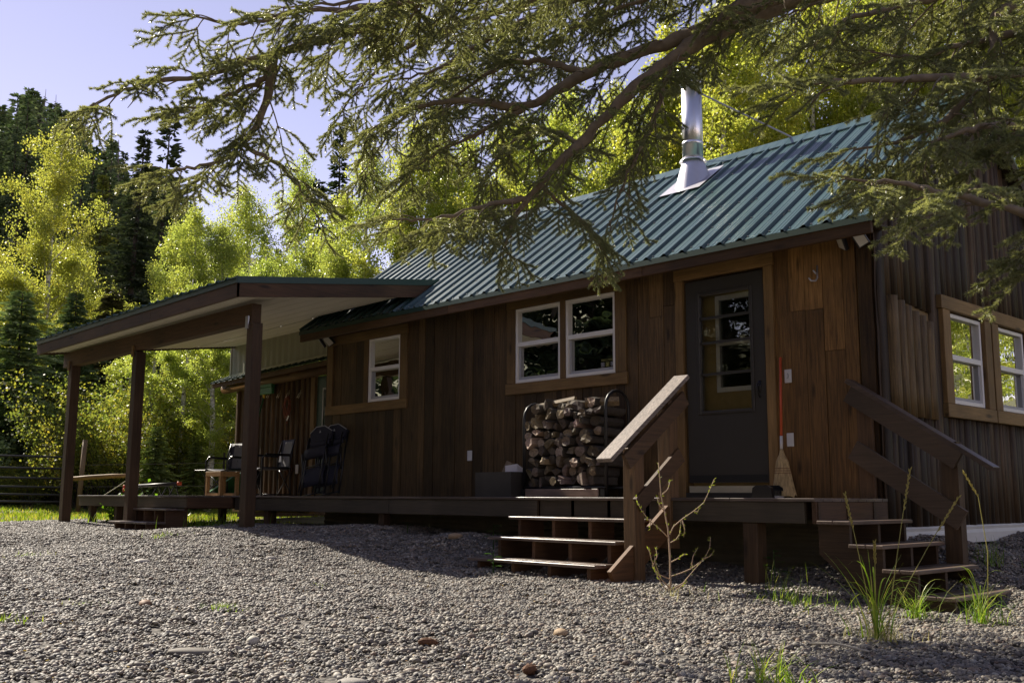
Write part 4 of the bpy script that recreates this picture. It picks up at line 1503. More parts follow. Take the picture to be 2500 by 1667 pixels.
MB().box(-8.10, -7.66, WY-.022, WY-.013, .95, 1.72).build('door_light', M_GLASS_D, d)
fr = MB()
for a in ((-8.13, -8.10, .92, 1.75), (-7.66, -7.63, .92, 1.75), (-8.10, -7.66, 1.72, 1.75), (-8.10, -7.66, .92, .95)):
    fr.box(a[0], a[1], WY-.024, WY-.013, a[2], a[3])
fr.build('door_light_frame', M_SASH, d)
# its eave: log plate, fascia, ribbed sheet sloping towards the camera, cream flashing, olive infill above
dr = .13
def wl(x, z):   # the old wing sags to the left
    return z-dr*(x-WXR)/(WXL-WXR)
MB().tube([(WXL-.25, WY-.12, wl(WXL, 2.07)), (WXR, WY-.12, 2.07)], .085, 10).build('eave_log', W_DARK_X, wing, smooth=True, color=(1.5, 1.3, 1.05))
slantbox(WXL-.32, WXR, WY-.34, WY-.30, 2.085, 2.165, dr).build('eave_board', W_DARK_X, wing, color=(1.4, 1.2, 1.0))
npn = 6
pw2 = (WXR-WXL+.35)/npn
for i in range(npn):
    xa = WXL-.35+i*pw2
    us2 = Vector((0, .92, .40)).normalized(); un2 = Vector((0, -.40, .92)).normalized()
    vs, fs = sheet((xa, WY-.37, wl(xa, 2.165)), (1, 0, dr/(WXR-WXL)), us2, un2, pw2, .62, rib_profile(pw2-.001, 4))
    MB().add(vs, fs).build('eave_sheet', M_ROOFD if i > 1 else M_ROOF, wing)
slantbox(WXL+.02, WXR, WY-.16, WY-.145, 2.265, 2.315, dr).build('cream_flashing', M_CREAM, wing)
# olive ribbed panel
yp = WY-.15
n = 46
vs, fs = [], []
for i in range(n+1):
    xx = WXL+.03+(WXR-WXL-.03)*i/n
    o_ = .010 if i % 2 else 0
    vs += [(xx, yp-o_, wl(xx, 2.30)), (xx, yp-o_, 2.80)]
for i in range(n):
    fs.append((i*2, i*2+2, i*2+3, i*2+1))
MB().add(vs, fs).build('infill_panel', M_INFILL, wing)
MB().box(WXL+.005, WXL+.03, yp-.02, yp, 2.15, 2.80).build('corner_flashing', M_CREAM, wing)

# ------------------------------------------------------------------ things on the deck
def straw_broom():
    t = thing('broom', 'corn broom with orange handle leaning beside the door casing', 'broom', (1.17, -.2, DZ))
    top, neck = Vector((1.098, -.045, 1.285)), Vector((1.118, -.115, .43))
    h = MB().tube([top, neck], .0125, 8).build('handle', M_ORANGE, t, smooth=True)
    MB().tube([neck+(top-neck)*.0, neck+(top-neck)*.14], .0145, 8).build('handle_sleeve', M_PLATE, h, smooth=True)
    foot = Vector((1.165, -.17, DZ+.004))
    ax = (foot-neck)
    prof = [(0, .014, .014), (.12, .030, .022), (.25, .062, .03), (.5, .085, .034), (.75, .105, .036), (1.0, .128, .036)]
    vs, fs = [], []
    n = 22
    for k, (f, a, b) in enumerate(prof):
        for i in range(n):
            th = 2*math.pi*i/n
            w = 1+random.uniform(-.06, .06)
            p = neck+ax*f
            vs.append((p.x+math.cos(th)*a*w, p.y+math.sin(th)*b*w, p.z+(random.uniform(0, .03) if k == 5 else 0)))
    for k in range(len(prof)-1):
        for i in range(n):
            a, b = k*n+i, k*n+(i+1) % n
            fs.append((a, b, b+n, a+n))
    br = MB().add(vs, fs).build('bristles', M_STRAW, t)
    st = plain('dark_red_stitch', (.16, .05, .03), .8)
    for f in (.40, .45, .50):
        a = np.interp(f, [p[0] for p in prof], [p[1] for p in prof])+.003
        b = np.interp(f, [p[0] for p in prof], [p[2] for p in prof])+.003
        p = neck+ax*f
        MB().tube([(p.x+math.cos(2*math.pi*i/16)*a, p.y+math.sin(2*math.pi*i/16)*b, p.z) for i in range(17)], .0022, 4, False).build('stitching', st, br)
straw_broom()

def boot_brush():
    t = thing('boot_brush', 'low black boot scraper brush on the deck beside the door', 'boot brush', (1.08, -.30, DZ))
    b = MB()
    b.prism([(.965, -.40, DZ), (1.185, -.40, DZ), (1.17, -.40, DZ+.09), (1.13, -.40, DZ+.115), (1.02, -.40, DZ+.115), (.98, -.40, DZ+.09)], (0, 0, 0), (0, .04, 0))
    b.build('end_plate', M_BLACKP, t)
    b = MB()
    b.prism([(.965, -.20, DZ), (1.185, -.20, DZ), (1.17, -.20, DZ+.09), (1.13, -.20, DZ+.115), (1.02, -.20, DZ+.115), (.98, -.20, DZ+.09)], (0, 0, 0), (0, .04, 0))
    b.build('end_plate', M_BLACKP, t)
    MB().box(.97, 1.18, -.358, -.202, DZ, DZ+.02).build('base', M_SASH, t)
    m = MB()
    for i in range(9):
        for j in range(5):
            x, y = .985+.02*i, -.345+.032*j
            m.box(x, x+.012, y, y+.018, DZ+.02, DZ+.07)
    m.build('bristle_tufts', M_BLACK, t, kind='stuff')
boot_brush()

def firewood():
    t = thing('firewood_rack', 'black tubular firewood rack with rounded ends under the double window', 'rack', (-1.35, -.45, DZ))
    y0, y1 = -.56, -.20
    for x, zt in ((-1.80, 1.0), (-.62, 1.07)):
        pts = [(x, y0, DZ)]
        pts += [(x, y0, zt-.17)]
        for k in range(9):
            a = math.pi*k/8
            pts.append((x, (y0+y1)/2-math.cos(a)*(y1-y0)/2, zt-.17+math.sin(a)*.17))
        pts += [(x, y1, DZ)]
        MB().tube(pts, .017, 8).build('hoop', M_BLACK, t, smooth=True)
    for y in (y0, y1):
        MB().tube([(-1.80, y, .085), (-.62, y, .085)], .015, 8).build('bottom_bar', M_BLACK, t, smooth=True)
    MB().box(-1.74, -.70, y0-.045, y0-.02, DZ+.004, DZ+.085).build('kick_board', W_DECK_X, t, color=(2.0, 1.9, 1.8), bevel=.003)
    for x in (-1.80, -.66):
        b = MB().box(x, x+.055, y0-.05, y0-.046, DZ+.004, DZ+.085).build('bracket', M_BLACK, t)
    r = random.Random(9)
    z = .105
    bark, ends = M_BARKLOG, W_LOG
    row = 0
    while z < .90:
        hgt = r.uniform(.085, .125)
        x = -1.78+r.uniform(0, .03)
        nrow = 0
        while x < -.70:
            w = r.uniform(.075, .17)
            if x+w > -.645: break
            if z > .78 and (x < -1.70 or r.random() < .12):
                x += w
                continue
            kind = r.random()
            cx, cz = x+w/2, z+hgt/2+r.uniform(-.025, .025)
            a0 = r.uniform(0, 6.28)
            prof = []
            n = 9
            if kind < .5:                                    # round
                for i in range(n):
                    a = 2*math.pi*i/n
                    q = r.uniform(.84, 1.06)
                    prof.append((math.cos(a)*q*w*.5, math.sin(a)*q*hgt*.52))
            else:                                            # split wedge or half round
                span = r.choice([math.pi, math.pi*.8, math.pi*.55])
                m_ = a0+span/2
                for i in range(7):
                    a = a0+span*i/6
                    q = r.uniform(.92, 1.06)
                    prof.append(((math.cos(a)*q-math.cos(m_)*.45)*w*.62, (math.sin(a)*q-math.sin(m_)*.45)*hgt*.66))
                if span < math.pi*.9:
                    prof.append((-math.cos(m_)*.55*w*.62, -math.sin(m_)*.55*hgt*.66))
            yf = y0+r.uniform(-.05, .04)
            yb_ = y1+r.uniform(-.03, .05)
            tl, tz = r.uniform(-.04, .04), r.uniform(-.02, .02)
            V_, F_ = [], []
            k = len(prof)
            for yy, dx in ((yf, 0), (yf+.018, 0), (yb_, 1)):
                g_ = .93 if yy == yf else 1.0
                for px, pz in prof:
                    V_.append((cx+px*g_+dx*tl, yy+r.uniform(-.010, .010), cz+pz*g_+dx*tz))
            for q in (0, k):
                for i in range(k):
                    F_.append((q+i, q+(i+1) % k, q+k+(i+1) % k, q+k+i))
            V_.append((cx, yf+r.uniform(-.012, .012), cz))
            c_ = len(V_)-1
            for i in range(k):
                F_.append((i, c_, (i+1) % k))
            me = MB().add(V_, F_).mesh('firewood_log', bark)
            me.materials.append(ends)
            for p in me.polygons:
                if len(p.vertices) == 3:
                    p.material_index = 1
                elif kind >= .5 and p.index % k >= (6 if k == 7 else 6):
                    p.material_index = 1
            o = bpy.data.objects.new('firewood_log', me)
            COL.objects.link(o)
            g = r.uniform(.22, .8)
            if r.random() < .2: g = r.uniform(.9, 1.7)
            o.color = (g, g*r.uniform(.92, 1.05), g*r.uniform(.8, 1.25), 1)
            nrow += 1
            tag(o, '%s log from the left in the %s row from the bottom of the firewood rack' % (nth(nrow), nth(row+1)), 'firewood', 'firewood logs in the rack')
            x += w*r.uniform(.93, 1.02)
        z += hgt*.92
        row += 1
    for i, (a, b, rad) in enumerate((((-1.66, -.48, .955), (-1.18, -.40, 1.02), .036), ((-.93, -.53, .955), (-.66, -.30, .97), .055))):
        m = MB().tube([a, b], [rad, rad*.9], 5)
        o = m.build('firewood_log', W_LOG, color=(.9, .85, .7))
        tag(o, ('thin split log lying lengthwise on top of the woodpile', 'pale split log sticking out at the right end of the woodpile top')[i], 'firewood', 'firewood logs in the rack')
firewood()

def kindling_box():
    t = thing('metal_box', 'weathered sheet metal kindling box left of the firewood rack', 'box', (-2.13, -.6, DZ))
    x0, x1, y0, y1, z1 = -2.42, -1.84, -.72, -.42, .255
    for n_, a in (('side_panel', (x0, x1, y0, y0+.012, DZ, z1)), ('side_panel', (x0, x1, y1-.012, y1, DZ, z1)), ('end_panel', (x0, x0+.012, y0+.013, y1-.013, DZ, z1)), ('end_panel', (x1-.012, x1, y0+.013, y1-.013, DZ, z1)), ('bottom_panel', (x0+.013, x1-.013, y0+.013, y1-.013, DZ, DZ+.012))):
        MB().box(*a).build(n_, M_TUB, t)
    c = plain('printed_cover', (.20, .15, .09), .6, var=.6, scale=25)
    o = MB().bar((-2.13, -.60, .05), (-2.02, -.52, .35), .20, .012, (0, 1, 0)).build('magazine', c)
    tag(o, 'magazine with printed cover standing in the metal box', 'magazine')
    k = MB()
    k.add([(-2.05, -.60, .10), (-1.90, -.56, .10), (-1.89, -.55, .345), (-2.05, -.60, .325)], [(0, 1, 2, 3)])
    pts = []
    m = MB()
    for i in range(6):
        d_ = i*.012
        m.add([(-2.06+d_*.6, -.60+d_, .08), (-1.92+d_*.6, -.57+d_, .08), (-1.905+d_*.6, -.56+d_, .345-.01*i), (-2.06+d_*.6, -.60+d_, .325-.008*i),
               (-2.06+d_*.6, -.597+d_, .08), (-1.92+d_*.6, -.567+d_, .08), (-1.905+d_*.6, -.557+d_, .345-.01*i), (-2.06+d_*.6, -.597+d_, .325-.008*i)],
              [(0,3,2,1),(4,5,6,7),(0,1,5,4),(1,2,6,5),(2,3,7,6),(3,0,4,7)])
    tag(m.build('newspaper', M_PAPER), 'folded white newspaper standing up in the metal box', 'newspaper')
kindling_box()

def camp_chair(label, loc, rz, mesh_fabric):
    """folding director chair with side tray; built round the origin facing -y"""
    t = thing('camp_chair', label, 'camp chair', (0, 0, 0), 'navy camp chairs on the porch')
    w, d_, hs, hb = .27, .24, .43, .90
    for s in (-1, 1):
        MB().tube([(s*w, -d_, .0), (s*w, -d_, .58), (s*w, -d_+.05, .64), (s*w, d_-.02, .63)], .012, 7).build('front_leg_tube', M_TUBE, t, smooth=True)
        MB().tube([(s*w, d_, .0), (s*w, d_-.02, .63), (s*w*.96, d_+.06, hb)], .012, 7).build('back_tube', M_TUBE, t, smooth=True)
        MB().box(s*w-.025, s*w+.025, -d_+.06, d_-.02, .638, .662).build('armrest', M_BLACKP, t, bevel=.006)
        MB().tube([(s*w, -d_, .02), (s*w, d_, .02)], .011, 6).build('foot_tube', M_TUBE, t, smooth=True)
        MB().tube([(s*w, -d_, hs), (s*w, d_, hs)], .011, 6).build('seat_tube', M_TUBE, t, smooth=True)
    for y in (-d_, d_):
        MB().tube([(-w, y, .03), (w, y, hs-.02)], .010, 6).build('cross_brace', M_TUBE, t, smooth=True)
        MB().tube([(w, y+.015, .03), (-w, y+.015, hs-.02)], .010, 6).build('cross_brace', M_TUBE, t, smooth=True)
    # seat and back as slightly sagging cloth
    def cloth(fn, nu, nv):
        vs, fs = [], []
        for i in range(nu+1):
            for j in range(nv+1):
                vs.append(fn(i/nu, j/nv))
        for i in range(nu):
            for j in range(nv):
                a = i*(nv+1)+j
                fs.append((a, a+1, a+nv+2, a+nv+1))
        return MB().add(vs, fs)
    s_ = cloth(lambda u, v: (-w+2*w*u, -d_+2*d_*v, hs+.012-.035*math.sin(math.pi*u)), 6, 4).build('seat', M_FABRIC, t, smooth=True)
    md = s_.modifiers.new('thick', 'SOLIDIFY'); md.thickness = .008
    b_ = cloth(lambda u, v: (-w*.97+2*w*.97*u, d_-.01+.07*v+.03*math.sin(math.pi*u), hs+.02+(hb-hs-.02)*v), 6, 5).build('backrest', M_FABRIC, t, smooth=True)
    md = b_.modifiers.new('thick', 'SOLIDIFY'); md.thickness = .008
    p_ = cloth(lambda u, v: (-w*.62+2*w*.62*u, d_-.022+.07*(.05+v*.85)+.03*math.sin(math.pi*(.19+.62*u))-.004*math.sin(9*u+5*v), hs+.04+(hb-hs-.06)*v*.97), 6, 6).build('back_panel', mesh_fabric, b_, smooth=True)
    l_ = MB().add([(-.02, d_+.008, .835), (.02, d_+.008, .835), (0, d_+.012, .87)], [(0, 1, 2)]).build('maker_mark', M_PLATE, b_)
    # swing-up side tray
    MB().box(-w-.30, -w-.03, -d_+.02, d_-.05, hs-.012, hs+.006).build('side_tray', M_TUBE, t, bevel=.004)
    MB().tube([(-w-.27, -.1, hs-.012), (-w-.01, -.1, .15)], .008, 6).build('tray_strut', M_TUBE, t, smooth=True)
    t.location = loc
    t.rotation_euler = (0, 0, rz)
    return t
camp_chair('camp chair beside the wooden crate, nearest the open end of the porch', (-9.95, .30, DZ), R(14), M_FABRIC2)
camp_chair('camp chair with pale sunlit back, partly hidden behind the front porch post', (-8.38, .20, DZ), R(-10), M_FABRIC2)
bag = MB().lathe([(.02, .10), (.10, .12), (.12, .20), (.12, .36), (.09, .40), (.04, .42)], (-8.72, .1, DZ), 14)
tag(bag.build('stuff_bag', M_BLACK, smooth=True), 'round black bag hanging by the chair behind the front porch post', 'bag')

def wood_crate():
    t = thing('wooden_crate', 'open frame crate of raw pine used as a table beside the camp chair', 'crate', (-9.2, -.25, DZ))
    x0, x1, y0, y1, h = -9.52, -9.02, -.32, .02, .36
    k = .055
    for x in (x0, x1-k):
        for y in (y0, y1-k):
            MB().box(x, x+k, y, y+k, DZ, DZ+h-.05).build('leg', W_CRATE, t, color=(1, 1, 1), bevel=.003)
    for y in (y0-.003, y1-k+.003):
        MB().box(x0-.002, x1+.002, y, y+k, DZ+h-.049, DZ+h+.028).build('top_rail', W_CRATE, t, color=(1.1, 1.1, 1.1), bevel=.003)
        MB().box(x0+k+.001, x1-k-.001, y+.008, y+k-.008, DZ, DZ+.04).build('bottom_rail', W_CRATE, t, color=(1, 1, 1))
    for x in (x0, x1-k):
        MB().box(x, x+k, y0+k-.002, y1-k+.002, DZ+h-.047, DZ+h+.026).build('side_rail', W_CRATE, t, color=(.95, .95, .95))
    for i in range(3):
        MB().box(x0+k+.002+i*.131, x0+k+.128+i*.131, y0+k, y1-k, DZ+h+.004, DZ+h+.024).build('top_slat', W_CRATE, t, color=(1, 1, 1))
wood_crate()
# green sled leaning behind the crate
m = MB()
vs, fs = [], []
prof = [(-.24, .05), (-.20, 0), (-.08, .012), (.08, .012), (.20, 0), (.24, .05)]
a0, b0_ = Vector((-10.02, .12, DZ+.02)), Vector((-9.30, .42, .42))
dv = (b0_-a0).normalized(); sv = Vector((.25, -.93, .25)); sv = (sv-dv*sv.dot(dv)).normalized(); nv_ = dv.cross(sv)
for f in (0, .3, .7, 1.0):
    for u, h in prof:
        vs.append(a0+(b0_-a0)*f+sv*u*.8+nv_*(h+(.06 if f == 1 else 0)))
for i in range(3):
    for j in range(5):
        a = i*6+j
        fs.append((a, a+1, a+7, a+6))
sl = m.add(vs, fs).build('plastic_sled', M_GREENP, smooth=True)
md = sl.modifiers.new('thick', 'SOLIDIFY'); md.thickness = .008
tag(sl, 'green plastic sled lying at a slant behind the wooden crate', 'sled')

def folded_chairs():
    # two folded chairs leaning together against the house wall
    for i, (label, off, sc) in enumerate((('folded black camp chair leaning on the wall, front one of the pair', (0, 0, 0), 1.0), ('folded black camp chair leaning on the wall, half hidden behind the other', (.20, .10, .015), 1.02))):
        base = Vector((-6.12+off[0], -.46+off[1], DZ))
        t = thing('folded_chair', label, 'folded chair', base, 'folded chairs leaning on the wall')
        up = Vector((-.20, .27, .92)).normalized()
        side = Vector((.97, .16, .05)); side = (side-up*side.dot(up)).normalized()
        nrm = side.cross(up)
        def P_(u, v, w_=0): return base+side*u+up*v*sc+nrm*w_
        W = .24
        for s in (-1, 1):
            MB().tube([P_(s*W, .0), P_(s*W, .93)], .012, 7).build('frame_tube', M_TUBE, t, smooth=True)
            MB().tube([P_(s*(W-.06), .0, .05), P_(s*(W-.06), .80, .05)], .011, 7).build('frame_tube', M_TUBE, t, smooth=True)
            MB().tube([P_(s*W*.8, .05, .09), P_(s*W*.8, .88, .06)], .010, 7).build('frame_tube', M_TUBE, t, smooth=True)
            MB().tube([P_(s*W, .34, .03), P_(s*W, .64, .09)], .014, 7).build('armrest', M_BLACKP, t, smooth=True)
        for v in (.03, .46, .80):
            MB().tube([P_(-W, v), P_(W, v)], .010, 6).build('cross_tube', M_TUBE, t, smooth=True)
        def panel(v0, v1, w_, bulge, nm, mt, wid=.88):
            vs, fs = [], []
            for a in range(5):
                for b in range(5):
                    vs.append(P_(-W*wid+2*W*wid*a/4, v0+(v1-v0)*b/4, w_+bulge*math.sin(math.pi*b/4)))
            for a in range(4):
                for b in range(4):
                    q = a*5+b
                    fs.append((q, q+1, q+6, q+5))
            o = MB().add(vs, fs).build(nm, mt, t, smooth=True)
            md = o.modifiers.new('thick', 'SOLIDIFY'); md.thickness = .010
            return o
        panel(.14, .42, .02, .03, 'seat', M_FABRIC)
        bk = panel(.55, .72, .05, .04, 'backrest', M_FABRIC)
        panel(.74, .82, .02, .02, 'back_flap', M_FABRIC)
        hp = MB()
        hp.add([P_(-W*.75, .82, .03), P_(W*.9, .82, .03), P_(W*1.05, .92, .05), P_(W*.4, 1.02, .06), P_(-W*.3, 1.03, .06), P_(-W*.8, .96, .05),
                P_(-W*.75, .82, -.02), P_(W*.9, .82, -.02), P_(W*1.05, .92, -.02), P_(W*.4, 1.02, -.01), P_(-W*.3, 1.03, -.01), P_(-W*.8, .96, -.02)],
               [(0, 1, 2, 3, 4, 5), (11, 10, 9, 8, 7, 6)]+[(i_, (i_+1) % 6, 6+(i_+1) % 6, 6+i_)[::-1] for i_ in range(6)])
        hd = hp.build('headrest', M_FABRIC, t)
        MB().tube([P_(-W*.82, .96, .052), P_(-W*.3, 1.035, .062), P_(W*.4, 1.025, .062), P_(W*1.07, .92, .052)], .006, 6).build('headrest_piping', M_SASH, hd, smooth=True)
        MB().add([P_(.0, .93, .062), P_(.045, .93, .062), P_(.022, .97, .066)], [(0, 1, 2)]).build('maker_mark', M_SASH, hd)
folded_chairs()

# push broom, cord, hooks on the wing wall
def push_broom():
    t = thing('push_broom', 'green push broom standing head-up against the porch wall', 'push broom', (-9.72, .5, DZ))
    c = Vector((-9.80, .86, 1.765))
    MB().box(c.x-.30, c.x+.30, c.y-.03, c.y+.03, c.z-.02, c.z+.10).build('head', M_GREENP, t, bevel=.01)
    MB().box(c.x-.295, c.x+.295, c.y-.035, c.y+.035, c.z+.101, c.z+.155).build('bristles', M_GREENP, t)
    MB().lathe([(.02, -.09), (.028, -.02)], c, 10).build('socket', M_YELLOW, t)
    MB().tube([c+Vector((0, 0, -.05)), (-9.66, .35, DZ)], .014, 8).build('handle', M_GREENP, t, smooth=True)
push_broom()
for i, (x, z) in enumerate(((-10.05, 1.757), (-9.725, 1.735), (-9.383, 1.711), (-9.09, 1.692), (-8.727, 1.667))):
    m = MB()
    m.tube([(x-.02, .945, z+.09), (x, .925, z+.045), (x+.05, .86, z+.01), (x+.055, .845, z-.03), (x+.02, .85, z-.045)], .007, 6)
    m.tube([(x, .94, z+.05), (x-.01, .90, z-.05)], .006, 6)
    tag(m.build('coat_hook', M_BRASS, smooth=True), ('brass coat hook in front of the green broom head, left one', 'brass coat hook in front of the green broom head, right one', 'empty brass coat hook between the broom head and the orange cord', 'brass coat hook carrying the orange cord', 'empty brass coat hook nearest the green side door')[i], 'hook', 'brass hooks on the porch wall')
pts = []
for k in range(46):
    a = k*.62
    pts.append((-9.06+.075*math.cos(a)*(1+.35*math.sin(k*1.7)), .88+.02*math.sin(k*.9), 1.48+.19*math.sin(a)*(1+.15*math.cos(k*2.3))))
pts += [(-9.03, .87, 1.35), (-9.0, .87, 1.27), (-9.02, .86, 1.20)]
cd = MB().tube(pts, .007, 5).build('extension_cord', M_CORD, smooth=True)
tag(cd, 'coiled orange extension cord hanging on a brass hook', 'cord')
MB().add([(-9.03, .855, 1.26), (-8.98, .855, 1.34), (-8.945, .855, 1.32), (-9.0, .855, 1.235)], [(0, 1, 2, 3)]).build('cord_tag', M_PLATE, cd)
rr = random.Random(3)
w = MB()
for k in range(9):
    a = 2*math.pi*k/9
    c = (-9.0+.075*math.cos(a), .93, .44+.075*math.sin(a))
    w.lathe([(.008, -.035), (.026, -.015), (.022, .012), (.006, .035)], c, 7)
tag(w.build('pine_cone_ring', M_CONE, smooth=True), 'small ring of pine cones hung low on the porch wall', 'wreath')

def bar_frame():
    t = thing('metal_barrow', 'low black metal frame with orange end caps on the open end of the deck', 'metal frame', (-9.9, -.9, DZ))
    a, b = Vector((-11.20, -1.2, .125))+Vector((.62, 0, 0)), Vector((-9.15, -.95, .172))
    MB().tube([a, b], .026, 8).build('top_bar', M_BLACK, t, smooth=True)
    for p in (a, b):
        MB().lathe([(.034, -.03), (.040, 0), (.034, .03)], p, 10).build('end_cap', M_ORANGE, t, smooth=True)
    MB().lathe([(.030, -.03), (.032, 0), (.030, .03)], a+Vector((.10, -.05, -.055)), 10).build('end_cap', M_ORANGE, t, smooth=True)
    for f in (.12, .3, .62, .80, .93):
        p = a+(b-a)*f
        MB().tube([p, (p.x+.02, p.y+.05, DZ)], .009, 6).build('leg', M_BLACK, t)
        MB().tube([p, (p.x-.03, p.y-.08, DZ)], .009, 6).build('leg', M_BLACK, t)
bar_frame()

# ------------------------------------------------------------------ yard gate, rail and wires beyond the porch
def pipe_gate():
    gx = lambda f: Vector((-17.9+1.6*f, -1.75+1.75*f, 0))
    t = thing('pipe_gate', 'black pipe farm gate closing the lawn left of the porch', 'gate', (-17.5, -1.3, -.3))
    zs = [(.845, .778), (.575, .535), (.36, .325), (.17, .14), (.0, -.02), (-.175, -.165)]
    for z0, z1 in zs:
        p, q = gx(-.9), gx(1.05)
        p.z, q.z = z0+.03, z1
        MB().tube([p, q], .024, 7).build('gate_rail', M_BLACK, t, smooth=True)
    for f in (-.88, .30, 1.04):
        p, q = gx(f), gx(f)
        k = (f+.9)/1.95
        p.z, q.z = .875-.10*k, -.15
        MB().tube([p, q], .02, 7).build('gate_upright', M_BLACK, t, smooth=True)
pipe_gate()
pg = thing('fence_post', 'thin weathered post holding the gate behind the corner porch post', 'post', (-16.0, .2, -.3))
MB().tube([(-16.05, .15, -.6), (-16.0, .2, 1.15)], .055, 8).build('post_shaft', W_LATH, pg, smooth=True, color=(1.6, 1.6, 1.5))
o = MB().tube([(-14.35, -.75, .29), (-14.05, -.45, .325), (-13.75, -.12, .355), (-13.35, .25, .365)], [.040, .045, .044, .04], 9).build('pole_rail', W_RAILX, smooth=True, color=(1, 1, 1))
tag(o, 'peeled yellow pole rail of the yard fence between the porch posts', 'rail')
for i, z in enumerate((.62, .16, -.16)):
    o = MB().tube([(-16.0, .24, z), (-13.2, 1.75, z+.02), (-9.8, 3.6, z)], .006, 4).build('fence_wire', M_WIRE)
    tag(o, ('uppermost thin wire of the yard fence above the pole rail', 'middle thin wire of the yard fence just below the pole rail', 'lowest thin wire of the yard fence near the grass')[i], 'wire', 'fence wires')
o = MB().tube([(-13.62, -.50, -.15), (-13.3, -.16, .16), (-13.0, .16, .48)], .008, 5).build('guy_rope', M_ROPE)
tag(o, 'pale guy rope running up at a slant across the pole rail', 'rope')
for i, (x, y) in enumerate(((-13.0, 1.85), (-11.6, 2.6), (-10.3, 3.35))):
    o = MB().tube([(x, y, -.6), (x+.02, y, .85)], .022, 5).build('fence_post', M_BLACK)
    tag(o, ('dark steel fence post at the end of the pole rail', 'dark steel fence post behind the middle of the deck', 'dark steel fence post behind the camp chair')[i], 'post', 'steel fence posts')

# ------------------------------------------------------------------ foliage helpers
def unit(a):
    return a/np.maximum(np.linalg.norm(a, axis=-1, keepdims=True), 1e-9)

def leaf_quads(P, size, rng, droop=0.25, aspect=0.85):
    """rhombic leaves at points P with random facing"""
    n = len(P)
    t = rng.normal(size=(n, 3)); t[:, 2] -= droop*2; t = unit(t)
    r = unit(rng.normal(size=(n, 3)))
    b = unit(np.cross(t, r))
    s = size*rng.uniform(0.65, 1.25, n)[:, None]
    V = np.empty((n, 4, 3))
    V[:, 0] = P - t*s*0.5
    V[:, 1] = P + b*s*0.5*aspect - t*s*0.08
    V[:, 2] = P + t*s*0.5
    V[:, 3] = P - b*s*0.5*aspect - t*s*0.08
    F = np.arange(n*4).reshape(n, 4)
    return V.reshape(-1, 3), F

def spur(p, d, L, rng, bend=0.25, seg=4):
    """a bent path from p along d"""
    pts = [np.array(p, float)]
    d = np.array(d, float)
    for i in range(seg):
        d = unit(d + rng.normal(0, bend, 3)*0.5)
        pts.append(pts[-1]+d*L/seg)
    return pts

def aspen_meshes(seed, H=10.0, base=0.32, R_=1.7, nleaf=15000, yellow=0.0, leaf=0.060, nb=36, lean=0.02):
    rng = np.random.default_rng(seed)
    seg = 9
    pts, rad = [], []
    ph = rng.uniform(0, 6.28)
    for i in range(seg+1):
        f = i/seg
        pts.append((lean*H*f*math.cos(ph)+0.05*math.sin(f*7+ph)*H*.12, lean*H*f*math.sin(ph)+0.05*math.cos(f*6+ph)*H*.12, H*f-.3))
        rad.append(max(.014, .0135*H*(1-f*.90)))
    tr = MB().tube(pts, rad, 8).mesh('trunk', M_ASPEN, True)
    P3 = np.array(pts)
    br = MB()
    anchors, wts = [], []
    for k in range(nb):
        f = base+(0.99-base)*(k+rng.uniform(0, 1))/nb
        p = np.array([np.interp(f, np.linspace(0, 1, seg+1), P3[:, q]) for q in range(3)])
        g = (f-base)/(1-base)
        prof = math.sin(math.pi*min(1, .22+g*.80))**.8*(1-.35*g)
        L = R_*prof*rng.uniform(.65, 1.2)
        a = k*2.4+rng.uniform(-.6, .6)
        el = R(28+32*g+rng.uniform(-10, 12))
        d = (math.cos(a)*math.cos(el), math.sin(a)*math.cos(el), math.sin(el))
        b = spur(p, d, L, rng)
        br.tube([tuple(q) for q in b], [.011*L+.006, .008*L+.005, .006*L+.004, .005, .003], 4, False)
        for j in range(5):
            q = b[1+j % 4]+(b[min(4, 2+j % 4)]-b[1+j % 4])*rng.random()
            dd = unit(np.array(d)+rng.normal(0, .75, 3))
            s_ = spur(q, dd, L*.42*rng.uniform(.5, 1.2), rng, .4, 3)
            br.tube([tuple(z) for z in s_], [.006, .004, .003, .002], 3, False)
            for z in s_[1:]:
                anchors.append(z); wts.append(L/R_)
        for z in b[2:]:
            anchors.append(z); wts.append(.8*L/R_)
    A = np.array(anchors); w = np.array(wts)
    # clumps: some ends carry many leaves, some few
    w = w*rng.lognormal(0, .85, len(w)); w /= w.sum()
    idx = rng.choice(len(A), nleaf, p=w)
    P = A[idx]+rng.normal(0, .15*R_/2.0, (nleaf, 3))*np.array([1, 1, .75])
    V, F = leaf_quads(P, leaf, rng)
    tone = rng.random(len(A))
    v = np.clip(.55*tone[idx]+.45*rng.random(nleaf)+yellow, 0, 1)
    cm = np_mesh('crown', V, F, M_ALEAF, v)
    return tr, br.mesh('branches', M_ASPEN, True), cm

